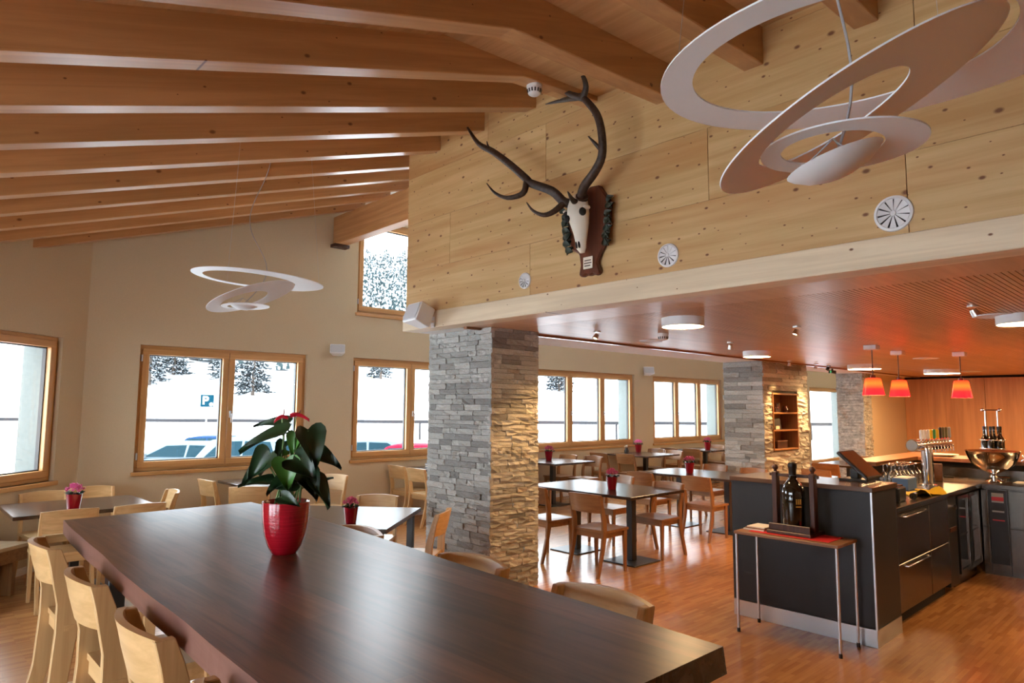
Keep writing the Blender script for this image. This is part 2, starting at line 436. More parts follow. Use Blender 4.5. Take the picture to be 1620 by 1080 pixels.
def wall(name, label, p0, rz, length, z1, holes, t=0.45, z0=-1.0, inner='plaster_beige', outer='outer_render'):
    w = struct(name, label, 'wall'); w.location = (*p0, 0); w.rotation_euler = (0, 0, rz)
    us = sorted({0.0, length, *[h[0] for h in holes], *[h[1] for h in holes]})
    a, b = MB(), MB()
    for i in range(len(us)-1):
        u0, u1 = us[i], us[i+1]; um = (u0+u1)/2
        hs = sorted([(h[2], h[3]) for h in holes if h[0] < um < h[1]])
        z = z0
        for h0, h1 in hs+[(z1, z1)]:
            if h0 > z:
                a.box(u0, u1, 0, 0.14, z, h0)
                if t > 0.14: b.box(u0, u1, 0.14, t, z, h0)
            z = h1
    a.build('plaster', inner, w)
    if t > 0.14: b.build('outer_face', outer, w)
    return w

WIN = {'w1': (2.30, 4.46, 0.92, 2.445), 'w2': (5.20, 7.36, 0.92, 2.445), 'w3': (9.05, 12.2, 0.92, 2.445), 'w4': (12.9, 15.95, 0.92, 2.445),
       'w5': (5.235, 7.5, 3.13, 4.62), 'door': (21.3, 24.1, 0.0, 2.40)}
X0B = 1.73
wall('wall_back', 'long beige plastered wall with the row of timber windows', (X0B, YB), 0, 25.4-X0B, 5.2,
     [(a-X0B, b-X0B, c, d) for a, b, c, d in WIN.values()])
LW = (3.36, 5.56, 0.90, 2.445)
wall('wall_left', 'beige plastered wall set at an angle beside the corner table', (-2.6, 4.94), LA, 5.925, 4.0, [LW])
WW = [(4.1, 5.5, 0.12, 2.2), (5.65, 8.6, 0.12, 2.2)]  # unseen openings, placed and sized for the daylight they let in
wall('wall_west', 'low plastered side wall under the eaves', (-2.6, -4.0), PI/2, 8.94, 3.2, WW)
SW = []
wall('wall_front', 'plastered wall behind the viewpoint', (17.6+2.6+0.0-2.6, -4.0), PI, 20.65, 5.2, [(a, b, c, d) for a, b, c, d in SW if b < 20.6])
wall('wall_east', 'end wall of the far corridor', (25.0, 9.4), -PI/2, 4.2, 5.2, [], t=0.2)

def frame_boxes(mb, x0, x1, z0, z1, w, y0, y1):
    mb.box(x0, x1, y0, y1, z0, z0+w).box(x0, x1, y0, y1, z1-w, z1)
def frame_sides(mb, x0, x1, z0, z1, w, y0, y1):
    mb.box(x0, x0+w, y0, y1, z0+w, z1-w).box(x1-w, x1, y0, y1, z0+w, z1-w)

WN = [0]
def window(label, p0, rz, hole, n, handles=(), sill=True, cat='window', name=None):
    WN[0] += 1
    w = struct(name or 'window_%d' % WN[0], label, cat)
    u0, u1, z0, z1 = hole
    d = Vector((math.cos(rz), math.sin(rz), 0)); o = Vector((*p0, 0))+d*u0
    w.location = o; w.rotation_euler = (0, 0, rz); L = u1-u0
    fr = MB(); frame_boxes(fr, 0, L, z0, z1, 0.055, 0.055, 0.135); fo = fr.build('frame_rail', 'window_wood', w, bevel=0.004)
    fr = MB(); frame_sides(fr, 0, L, z0, z1, 0.055, 0.055, 0.135); fr.build('frame_post', 'window_wood_upright', w, bevel=0.004)
    ex = MB(); frame_boxes(ex, -0.01, L+0.01, z0-0.01, z1+0.01, 0.05, 0.137, 0.16); frame_sides(ex, -0.01, L+0.01, z0-0.01, z1+0.01, 0.05, 0.137, 0.16); ex.build('outer_frame', 'alu', w)
    pw = (L-0.08)/n
    for i in range(n):
        a = 0.04+i*pw+0.003; b = a+pw-0.006; c, e = z0+0.04, z1-0.04
        s = MB(); frame_boxes(s, a, b, c, e, 0.075, 0.035, 0.125); so = s.build('sash_rail', 'window_wood', w, bevel=0.004)
        s = MB(); frame_sides(s, a, b, c, e, 0.075, 0.035, 0.125); ss = s.build('sash_post', 'window_wood_upright', w, bevel=0.004)
        g = MB(); frame_boxes(g, a+0.07, b-0.07, c+0.07, e-0.07, 0.018, 0.085, 0.125); frame_sides(g, a+0.07, b-0.07, c+0.07, e-0.07, 0.018, 0.085, 0.125); g.build('gasket', 'gasket', so)
        MB().box(a+0.07, b-0.07, 0.080, 0.084, c+0.07, e-0.07).build('pane', 'window_glass', so)
        if i in handles:
            h = MB(); hx = a+0.035; hz = (z0+z1)/2-0.08
            h.box(hx-0.014, hx+0.014, 0.022, 0.035, hz-0.045, hz+0.045).box(hx-0.009, hx+0.009, -0.02, 0.022, hz-0.009, hz+0.009).box(hx-0.010, hx+0.010, -0.028, -0.014, hz-0.11, hz+0.012)
            h.build('handle', 'alu', so, bevel=0.003)
    for zz in (z0+0.14, z1-0.2):
        MB().box(0.022, 0.042, 0.030, 0.056, zz, zz+0.08).build('hinge', 'grey_mesh', w)
    if sill:
        MB().box(-0.03, L+0.03, -0.035, 0.06, z0-0.045, z0).build('window_sill', 'window_wood', w, bevel=0.004)
        MB().box(-0.005, L+0.005, 0.16, 0.49, z0-0.04, z0-0.01).build('outer_sill', 'alu', w)
    # daylight portal in the opening
    ld = bpy.data.lights.new('daylight_portal', 'AREA'); ld.shape = 'RECTANGLE'; ld.size = L; ld.size_y = z1-z0; ld.cycles.is_portal = True
    lo = bpy.data.objects.new('daylight_portal', ld); COL.objects.link(lo); lo.parent = w
    lo.location = (L/2, 0.47, (z0+z1)/2); lo.rotation_euler = (-PI/2, 0, 0)
    return w
def bw(k): a, b, c, d = WIN[k]; return (a-X0B, b-X0B, c, d)
window('two-light timber window above the corner dining table with the parking sign behind', (X0B, YB), 0, bw('w1'), 2, (1,))
window('two-light timber window partly hidden by the near stone pillar', (X0B, YB), 0, bw('w2'), 2, (1,))
window('three-light timber window just right of the near stone pillar', (X0B, YB), 0, bw('w3'), 3, (1, 2))
window('three-light timber window beside the far stone pillar', (X0B, YB), 0, bw('w4'), 3, (1,))
window('high timber window under the roof beam showing the snowy forest', (X0B, YB), 0, bw('w5'), 2)
window('timber window in the angled left wall', (-2.6, 4.94), LA, LW, 2, (1,))
for q in WW: window('unseen low window in the side wall, sized for the daylight it lets in', (-2.6, -4.0), PI/2, q, 2)
for q in SW: window('window in the wall behind the viewpoint', (17.6, -4.0), PI, q, 2)
window('tall glazed door at the far end of the hall', (X0B, YB), 0, bw('door'), 1, (), False, 'door', 'door_1')

bb = struct('baseboard_left', 'pale baseboard along the angled left wall', 'baseboard'); bb.location = (-2.6, 4.94, 0); bb.rotation_euler = (0, 0, LA)
MB().box(0, 5.9, -0.018, 0, 0, 0.07).build('board', 'plaster_white', bb)
bb = struct('baseboard_back', 'pale baseboard along the window wall', 'baseboard')
MB().box(X0B, 21.3, YB-0.018, YB, 0, 0.07).build('board', 'plaster_white', bb)

# ---- roof: boarding and rafters
ce = struct('ceiling', 'sloping timber roof of spruce rafters and boards', 'ceiling')
def roof(poly, fn): MB().prism(poly, lambda x, y: (x, y, fn(x)), lambda x, y: (x, y, fn(x)+0.15)).build('roof_boarding', 'spruce_boards', ce)
roof([(-3.1, -4.4), (2.34, -4.4), (2.34, 3.2), (-3.1, 3.2)], zL)
roof([(-3.1, 3.2), (XW+0.02, 3.2), (XW+0.02, 5.65), (-2.45, 5.65), (-3.1, 4.9)], zL)
roof([(-2.45, 5.65), (5.0, 5.65), (5.0, 9.45), (1.6, 9.45)], zL)
roof([(2.34, -4.4), (XW+0.1, -4.4), (XW+0.1, 3.2), (2.34, 3.2)], zR)
MB().box(5.0, 25.4, 5.65, 9.45, 4.8, 4.95).build('roof_boarding', 'plaster_white', ce)
MB().hexa([(2.3, 3.2, 3.9), (XW+.05, 3.2, 4.03), (XW+.05, 3.27, 4.03), (2.3, 3.27, 3.9), (2.3, 3.2, 4.1), (XW+.05, 3.2, 4.6), (XW+.05, 3.27, 4.6), (2.3, 3.27, 4.1)]).build('infill_board', 'spruce_boards', ce)
for k in range(-11, 9):
    y0 = 3.135+0.655*k; y1 = y0+0.13
    xl = max(-2.62, X0B-(YB-y0)/math.tan(LA)-0.02)
    zb = lambda x: 2.985+0.317*x
    if k >= 1: pts = [(xl, zb(xl)), (XW if y1 < 5.65 else 4.97, 0)]; pts[1] = (pts[1][0], zb(pts[1][0]))
    elif k == 0: pts = [(xl, zb(xl)), (3.06, zb(3.06)), (XW, 4.035)]
    else: pts = [(xl, zb(xl)), (2.34, zb(2.34)), (XW, 3.83)]
    poly = pts+[(x, z+0.25) for x, z in reversed(pts)]
    MB().prism(poly, lambda x, z: (x, y0, z), lambda x, z: (x, y1, z)).build('rafter', 'spruce_rafter', ce, bevel=0.005)
pu = MB().box(4.80, 4.97, 5.63, YB, 4.10, 4.52).build('purlin', 'spruce_purlin', ce, bevel=0.006)
MB().box(4.76, 5.0, YB-0.14, YB, 4.055, 4.10).build('bearing_block', 'rack_wood', pu)

# ---- timber gable wall with its panels and the pale beam below
wr = struct('wall_right', 'knotty spruce panel wall above the lower ceiling', 'wall')
MB().box(XW+0.02, 4.02, -4.0, 5.63, 2.55, 4.75).build('wall_core', 'spruce_boards', wr)
MB().box(4.02, 25.0, 5.55, 5.65, 2.50, 4.85).build('upper_return', 'plaster_white', wr)
courses = [(2.63, 3.06, [5.63, 3.86, 1.075, -1.6, -4.0]), (3.06, 3.545, [5.63, 4.93, 2.22, -0.6, -4.0]), (3.545, 4.03, [5.63, 3.68, 1.0, -1.8, -4.0]), (4.03, 4.50, [5.63, 4.4, 1.9, -0.9, -4.0])]
for z0, z1, ys in courses:
    for a, b in zip(ys[1:], ys[:-1]):
        MB().box(XW, XW+0.03, a+0.002, b-0.002, z0+0.0012, z1-0.0012).build('panel', 'spruce_wall', wr)
MB().box(XW-0.012, 4.02, -4.0, 5.67, SOF, 2.63).build('edge_beam', 'spruce_beam', wr, bevel=0.004)

# ---- lower ceiling: smooth border, fine slats, shadow gap, white strip
lc = struct('ceiling_lower', 'low slatted brown wood ceiling over the bar and dining area', 'ceiling')
MB().box(4.0, 17.7, -4.0, 4.9, SOF+0.016, SOF+0.12).build('ceiling_board', 'dark_gap', lc)
MB().box(XW+0.16, 4.44, -4.0, 4.9, SOF+0.001, SOF+0.016).build('border_panel', 'soffit_wood', lc)
sl = MB(); y = -3.99
while y < 4.89:
    sl.box(4.445, 17.6, y, y+0.026, SOF+0.001, SOF+0.016); y += 0.032
sl = sl.build('slats', 'soffit_wood', lc); sl['kind'] = 'stuff'
MB().box(4.0, 17.6, 4.86, 4.905, SOF-0.02, SOF+0.02).build('edge_strip', 'bar_top_wood', lc)
MB().box(4.0, 25.0, 4.905, 4.98, SOF+0.03, SOF+0.1).build('shadow_gap', 'dark_gap', lc)
MB().box(4.0, 25.0, 4.98, 5.66, SOF, SOF+0.12).build('white_strip', 'plaster_white', lc)

# ---- bar end walls
wf = struct('wall_bar', 'orange wood panelled wall behind the bar', 'wall')
for a, b in zip([5.2, 3.62, 1.9, 0.2, -1.5, -3.0], [3.62, 1.9, 0.2, -1.5, -3.0, -4.0]):
    MB().box(17.6, 17.66, b+0.004, a-0.004, 0, 2.42).build('panel', 'bar_wood', wf)
MB().box(17.66, 17.8, -4.0, 5.6, 0, 2.6).build('wall_core', 'dark_gap', wf)
wp = struct('wall_partition', 'beige partition beside the bar wall', 'wall')
MB().box(15.35, 17.8, 5.2, 5.62, 0, SOF+0.03).build('plaster', 'plaster_beige', wp)
MB().box(17.8, 25.0, 5.5, 5.62, 0, SOF+0.03).build('plaster', 'plaster_beige', wp)

# ================================================================== STONE PILLARS
def stone_mesh(i):
    r = random.Random(100+i); mb = MB(); nx, nz = 3, 2
    fr = [[(u/nx-0.5+(r.uniform(-.05, .05) if 0 < u < nx else 0), 0.62+r.uniform(-0.26, 0.26), w/nz-0.5+(r.uniform(-.08, .08) if 0 < w < nz else 0)) for w in range(nz+1)] for u in range(nx+1)]
    vs = [p for c in fr for p in c]; fs = [(u*(nz+1)+w, (u+1)*(nz+1)+w, (u+1)*(nz+1)+w+1, u*(nz+1)+w+1) for u in range(nx) for w in range(nz)]
    rim = [u*(nz+1) for u in range(nx+1)]+[nx*(nz+1)+w for w in range(1, nz+1)]+[u*(nz+1)+nz for u in range(nx-1, -1, -1)]+[w for w in range(nz-1, 0, -1)]
    n = len(vs); vs += [(vs[k][0], -0.6, vs[k][2]) for k in rim]
    fs += [(rim[(k+1) % len(rim)], rim[k], n+k, n+(k+1) % len(rim)) for k in range(len(rim))]
    return mb.add(vs, fs)
STONES = [stone_mesh(i) for i in range(10)]
STONE_ME = [s.mesh('stone', 'ledge_stone') for s in STONES]
def pillar(label, x0, x1, y0, y1, z1, row, ln, seen, single, depth=0.018, seed=1, niche=None):
    p = struct('pillar', label, 'pillar'); r = random.Random(seed); e = 0.018
    core = MB()
    if niche:
        a, b, c, d = niche
        core.box(x0+e, a, y0+e, y1-e, 0, z1).box(b, x1-e, y0+e, y1-e, 0, z1).box(a, b, y0+e, y1-e, 0, c).box(a, b, y0+e, y1-e, d, z1).box(a, b, y0+0.30, y1-e, c, d)
    else: core.box(x0+e, x1-e, y0+e, y1-e, 0, z1)
    core.build('pillar_core', 'stone_joint', p)
    lst = []
    for f in ('x-', 'y-', 'x+', 'y+'):
        L = (y1-y0) if f[0] == 'x' else (x1-x0)
        z = 0.0
        while z < z1-0.02:
            h = min(r.uniform(*row), z1-z); h = z1-z if z1-z-h < 0.025 else h
            u = 0.0
            while u < L-0.001:
                l = r.uniform(*ln); l = L-u if L-u-l < ln[0]*0.7 else l
                q = [(u, u+l)]
                if niche and f == 'y-' and z+h > niche[2] and z < niche[3]:
                    n0, n1 = niche[0]-x0, niche[1]-x0; q = [(a, b) for a, b in ((u, min(u+l, n0)), (max(u, n1), u+l)) if b-a > 0.03]
                for a, b in q: lst.append((f, (a+b)/2, z+h/2, b-a-0.005, h-0.004, r.uniform(0.35, 1.3)*depth))
                u += l
            z += h
    vis = sorted([q for q in lst if q[0] in seen], key=lambda q: -q[3]*q[4]) if single else []
    one = {id(q) for q in vis[:300]}; mass = MB()
    for q in lst:
        f, u, z, l, h, d = q
        if f == 'x-': loc = (x0+e, y1-u, z); rz = PI/2
        elif f == 'y-': loc = (x0+u, y0+e, z); rz = PI
        elif f == 'x+': loc = (x1-e, y0+u, z); rz = -PI/2
        else: loc = (x1-u, y1-e, z); rz = 0
        k = r.randrange(10)
        M = Matrix.Translation(loc) @ Matrix.Rotation(rz, 4, 'Z') @ Matrix.Diagonal((l, d+0.016, h, 1))
        if id(q) in one:
            o = bpy.data.objects.new('stone', STONE_ME[k]); COL.objects.link(o); o.parent = p; o.matrix_local = M
        else: mass.add([M @ Vector(v) for v in STONES[k].v], STONES[k].f)
    mo = mass.build('ledge_stones', 'ledge_stone_mass', p); mo['kind'] = 'stuff'
    return p
pillar('grey ledge-stone pillar with a warm lit flank beside the tall table', 4.19, 4.82, 4.72, 5.70, SOF+0.05, (0.040, 0.062), (0.10, 0.30), ('x-', 'y-'), True, seed=3)
pillar('far ledge-stone pillar with the recessed wooden shelf', 10.13, 11.74, 4.99, 5.66, SOF+0.1, (0.055, 0.085), (0.16, 0.50), ('x-', 'y-'), True, 0.03, seed=5, niche=(10.40, 11.30, 1.05, 1.97))
pillar('slim ledge-stone pillar at the end of the beige partition', 14.9, 15.36, 5.18, 5.70, SOF+0.05, (0.045, 0.07), (0.12, 0.30), ('x-', 'y-'), False, 0.03, seed=8)

# ================================================================== CHAIRS
def chair_parts(t, seat_z, top_z, wm, ww, stool=False):
    "seat faces +x, origin on the floor under the seat"
    W = 0.205
    def seat(u, v):
        x = -0.19+0.41*u; y = (v-0.5)*2*(W+0.012-0.02*u*0)
        dish = 0.012*math.sin(PI*min(1, max(0, u)))*math.cos((v-0.5)*PI)
        return (x, y, seat_z-dish)
    MB().slab(seat, 8, 8, lambda u, v: (0, 0, -0.026+0.012*math.sin(PI*u)*math.cos((v-0.5)*PI))).build('seat', ww, t, smooth=35)
    a = MB(); zt = seat_z-0.027
    for sgn in (-1, 1): a.box(-0.17, 0.19, sgn*0.178-0.010, sgn*0.178+0.010, zt-0.055, zt)
    a.box(0.17, 0.19, -0.17, 0.17, zt-0.055, zt).box(-0.185, -0.165, -0.17, 0.17, zt-0.055, zt)
    a.build('seat_frame', ww, t, bevel=0.003)
    for sgn in (-1, 1):
        f = MB(); y = sgn*0.192; q = []
        for x0, x1, hw, z in ((0.168, 0.198, 0.013, 0.0), (0.150, 0.206, 0.016, zt)):
            q += [(x0, y-hw, z), (x1, y-hw, z), (x1, y+hw, z), (x0, y+hw, z)]
        f.hexa(q).build('leg', wm, t, bevel=0.003)
        k = top_z-seat_z
        wd = 0.034 if stool else 0.024
        spine = [(-0.285 if not stool else -0.30, 0, 0.8), (-0.20, seat_z*0.62, 1.1), (-0.178, seat_z-0.03, 1.35), (-0.182, seat_z+k*0.28, 1.25), (-0.225, seat_z+k*0.78, 1.0), (-0.25, top_z, 0.85)]
        poly = [(x-wd*w, z) for x, z, w in spine]+[(x+wd*w, z) for x, z, w in reversed(spine)]
        hw = 0.0165 if stool else 0.014
        yb = sgn*0.198
        MB().prism(poly, lambda x, z: (x, yb-hw, z), lambda x, z: (x, yb+hw, z)).build('leg', wm, t, bevel=0.003)
    k = top_z-seat_z
    bz = top_z-(0.165 if stool else 0.185); depth = 0.05 if stool else 0.045
    def back(u, v):
        y = (u-0.5)*2*0.214; c = 1-((u-0.5)*2)**2
        x = -0.212-(v*0.045)-depth*c
        z = bz+(top_z-bz)*v+(0.012*c if v > 0.5 else 0.0)
        return (x+0.012, y, z)
    MB().slab(back, 14, 4, lambda u, v: (-(0.024 if stool else 0.018), 0, 0)).build('backrest', ww, t, smooth=35)
    if stool:
        r = MB()
        for sgn in (-1, 1): r.beam((-0.225, sgn*0.19, 0.30), (0.185, sgn*0.19, 0.26), 0.018, 0.035)
        r.beam((0.182, -0.19, 0.26), (0.182, 0.19, 0.26), 0.02, 0.04)
        r.build('footrest', ww, t, bevel=0.002)
chair_w = thing('dining_chair', 'x', 'chair'); chair_parts(chair_w, 0.455, 0.82, 'oak_chair', 'oak_chair_wide')
chair_l = thing('dining_chair', 'x', 'chair'); chair_parts(chair_l, 0.455, 0.82, 'oak_light', 'oak_light_wide')
stool = thing('bar_chair', 'x', 'bar chair'); chair_parts(stool, 0.70, 1.05, 'oak_light', 'oak_light_wide', True)
uw, ul, us_ = [], [], []
def cw(x, y, deg, label, g): place(chair_w, uw, (x, y, 0), math.radians(deg), label, g)
def cl(x, y, deg, label, g): place(chair_l, ul, (x, y, 0), math.radians(deg), label, g)
def cs(x, y, deg, label): place(stool, us_, (x, y, 0), math.radians(deg), label, 'tall chairs along the live-edge table')

G1 = 'chairs in the dining area under the lower ceiling'
# table beside the near pillar
cw(5.73, 4.69, 1, 'brown wooden chair nearest the viewer, its back towards us, left of the potted table', G1)
cw(5.78, 5.50, -2, 'brown wooden chair half hidden behind the lit flank of the near stone pillar', G1)
cw(6.81, 4.71, 180, 'wooden chair pushed under the near dining table, seat towards us', G1)
cw(7.02, 5.58, 182, 'wooden chair behind the flower pot of the near dining table', G1)
# second table towards the bar
cw(8.20, 4.89, 1, 'brown wooden chair just left of the dark counter, its back towards us', G1)
cw(8.12, 5.72, 0, 'brown chair on the near side of the second table, beyond the other', G1)
cw(9.42, 4.95, 180, 'wooden chair behind the dark counter at the second dining table', G1)
cw(9.62, 5.70, 180, 'light-backed chair behind the flower pot of the second dining table', G1)
# window tables
cw(8.18, 8.10, 0, 'wooden chair behind the near pillar at the window table', G1)
cw(9.50, 8.12, 180, 'wooden chair at the aisle end of the table under the first three-light window', G1)
cw(9.42, 8.66, 180, 'wooden chair close to the wall under the first three-light window', G1)
cw(10.95, 8.12, 0, 'wooden chair with back to us at the table of the pink flowers', G1)
cw(10.80, 8.66, 0, 'wooden chair close to the sill, near side of the pink-flower table', G1)
cw(12.15, 8.12, 180, 'wooden chair on the far side of the pink-flower table, aisle end', G1)
cw(12.30, 8.66, 180, 'wooden chair on the far side of the pink-flower table, wall end', G1)
cw(13.45, 8.20, 0, 'wooden chair at the farthest window table, back to us', G1)
cw(13.30, 8.68, 0, 'wooden chair at the farthest window table, beside the sill', G1)
cw(14.75, 8.20, 180, 'wooden chair on the far side of the farthest window table', G1)
cw(14.85, 8.68, 180, 'wooden chair in the last corner of the window row', G1)
# beyond the counter
cw(11.72, 4.62, 0, 'wooden chair in front of the glazed door, left of the dark table', G1)
cw(12.45, 3.95, 90, 'wooden chair tucked against the dark table by the glazed door', G1)
cw(13.45, 4.75, 180, 'wooden chair on the far side of the dark table by the glazed door', G1)
cw(10.45, 4.25, 0, 'wooden chair whose top shows above the dark counter', G1)

G2 = 'chairs in the corner under the sloping roof'
cl(1.29, 7.10, 90, 'light oak chair, back to us, in front of the corner table left end', G2)
cl(1.82, 7.08, 92, 'light oak chair, back to us, in front of the corner table right end', G2)
cl(2.10, 7.70, 176, 'light oak chair at the right end of the corner table', G2)
cl(1.36, 8.14, -84, 'light oak chair behind the corner table, hidden by the flower pot', G2)
cl(1.80, 8.31, -90, 'light oak chair behind the corner table against the wall', G2)
cl(3.235, 8.55, 4, 'oak chair left of the small table under the first window', G2)
cl(3.22, 7.72, 60, 'oak chair behind the big houseplant, its back to us', G2)
cl(4.22, 7.98, 205, 'oak chair turned sideways right of the houseplant', G2)
cl(3.58, 5.78, 222, 'oak chair on the far side of the tilted dining table', G2)
cl(3.50, 4.92, 128, 'oak chair standing before the grey face of the near stone pillar', G2)
cl(6.08, 8.72, 0, 'oak chair under the second window, further from the pillar', G2)
cl(6.05, 8.18, 2, 'oak chair under the second window, right next to the pillar', G2)

for i, (y, l) in enumerate(((3.98, 'tall oak chair at the far left of the live-edge table'), (3.12, 'tall oak chair in the middle of the left row at the live-edge table'),
                            (2.345, 'tall oak chair nearest us at the left of the live-edge table'), (1.57, 'tall oak chair barely showing at the bottom edge beside the live-edge table'))):
    cs(0.905 if y > 2.0 else 0.89, y, 0, l)
for i, (y, l) in enumerate(((3.28, 'tall oak chair behind the live-edge table, farthest from us'), (2.32, 'tall oak chair behind the live-edge table, in front of the stone pillar'),
                            (1.60, 'tall oak chair behind the live-edge table, nearest its right end'))):
    cs(1.71, y, 180, l)

# ================================================================== TABLES
def ped_table(label, x0, x1, y0, y1, bases, h=0.77, group='dark dining tables'):
    cx, cy = (x0+x1)/2, (y0+y1)/2
    t = thing('dining_table', label, 'table', (cx, cy, 0), 0, group)
    MB().box(x0-cx, x1-cx, y0-cy, y1-cy, h-0.032, h).build('tabletop', 'walnut_table', t, bevel=0.004)
    for bx, by in bases:
        MB().box(bx-0.24-cx, bx+0.24-cx, by-0.22-cy, by+0.22-cy, 0, 0.014).build('base_plate', 'black_metal', t, bevel=0.003)
        MB().box(bx-0.04-cx, bx+0.04-cx, by-0.04-cy, by+0.04-cy, 0.014, h-0.032).build('post', 'black_metal', t, bevel=0.004)
        MB().box(bx-0.16-cx, bx+0.16-cx, by-0.16-cy, by+0.16-cy, h-0.042, h-0.032).build('mounting_plate', 'black_metal', t)
    return t
ped_table('dark dining table beside the near stone pillar, a red flower pot on it', 5.92, 6.95, 4.42, 6.0, [(6.34, 4.73), (6.34, 5.55)])
ped_table('dark dining table left of the dark counter, behind a brown chair', 8.40, 9.42, 4.58, 6.15, [(8.85, 4.92), (8.85, 5.70)])
ped_table('dark table under the first three-light window, partly behind the pillar', 8.38, 9.42, 7.80, 8.90, [(8.9, 8.35)])
ped_table('dark table under the window with two flower pots', 11.15, 12.25, 7.88, 8.92, [(11.7, 8.35)])
ped_table('dark table at the far end of the window row', 13.65, 14.75, 8.0, 8.92, [(14.2, 8.45)])
ped_table('dark table near the glazed door, seen past the slanted screen', 11.95, 13.1, 4.2, 5.05, [(12.5, 4.62)])
ped_table('dark corner table with a pink flower pot by the angled wall', 0.92, 2.05, 7.08, 8.05, [(1.48, 7.55)])
ped_table('dark table under the first window, behind the houseplant', 3.25, 4.1, 7.9, 8.88, [(3.68, 8.4)])
ped_table('dark table under the second window with newspapers on it', 6.15, 7.15, 7.95, 8.92, [(6.65, 8.43)])
# tilted table in front of the stone pillar
t = thing('dining_table', 'dark four-legged table standing askew in front of the stone pillar', 'table', (2.88, 5.50, 0), math.radians(41), 'dark dining tables')
MB().box(-0.575, 0.575, -0.78, 0.78, 0.735, 0.77).build('tabletop', 'walnut_table', t, bevel=0.004)
for a in (-1, 1):
    for b in (-1, 1): MB().box(a*0.50-0.03, a*0.50+0.03, b*0.70-0.03, b*0.70+0.03, 0, 0.735).build('leg', 'black_metal', t, bevel=0.003)

# ---- tall live-edge table
t = thing('live_edge_table', 'tall long dark walnut slab table with wavy natural edges', 'table', (1.29, 2.74, 0))
r = random.Random(4); N = 48
TOP = 1.08
def wav(s, ph): return 0.010*math.sin(s*2.1+ph)+0.005*math.sin(s*5.3+ph*2)+0.002*math.sin(s*11+ph)
xl = lambda s: -0.622+0.0385*s+0.6*wav(s, 0.6)
xr = lambda s: 0.425+0.165*min(1.0, s/2.4)+0.6*wav(s, 2.4)
top, bot = [], []
for i in range(N+1):
    s = 3.5*i/N; y = -1.76+s; top.append((xl(s), y)); bot.append((xl(s)-0.001+0.004*math.sin(s*4), y))
for i in range(N, -1, -1):
    s = 3.5*i/N; y = -1.76+s+(0.03 if i == N else 0); top.append((xr(s), y)); bot.append((xr(s)+0.012+0.006*math.sin(s*6+1), y))
n = len(top)
mb = MB(); vs = [(x, y, TOP) for x, y in top]+[(x, y, TOP-0.076) for x, y in bot]
mb.cur = 0; o = len(mb.v)
mb.v += vs
for i in range(N):                       # top and bottom as strips
    mb.f += [[i, i+1, n-2-i, n-1-i], [n+i+1, n+i, 2*n-1-i, 2*n-2-i]]; mb.mi += [0, 0]
for i in range(n):
    j = (i+1) % n; end = i in (N, n-1)
    mb.f.append([j, i, n+i, n+j]); mb.mi.append(2 if end else 1)
mb.build('slab_top', ['walnut_slab', 'walnut_edge', 'walnut_table'], t)
for yy in (-1.2, 1.25):
    f = MB()
    f.box(-0.36, -0.28, yy-0.04, yy+0.04, 0.02, TOP-0.08).box(0.28, 0.36, yy-0.04, yy+0.04, 0.02, TOP-0.08)
    f.box(-0.40, 0.40, yy-0.045, yy+0.045, 0, 0.03).box(-0.40, 0.40, yy-0.045, yy+0.045, TOP-0.10, TOP-0.076)
    f.build('steel_frame', 'black_metal', t, bevel=0.004)

# ---- bench by the left wall
b = thing('wall_bench', 'wooden bench along the angled left wall, its top lightened for window light', 'bench', (-2.6+4.2*math.cos(LA), 4.94+4.2*math.sin(LA), 0), LA)
MB().box(-1.6, 0.42, -0.55, -0.03, 0.42, 0.455).build('seat', 'bench_wood', b, bevel=0.004)
MB().box(-1.6, 0.42, -0.52, -0.50, 0.30, 0.42).build('apron', 'oak_chair_wide', b)
for x in (-1.5, -0.6, 0.3): MB().box(x-0.02, x+0.02, -0.5, -0.05, 0, 0.42).build('support', 'oak_chair', b)

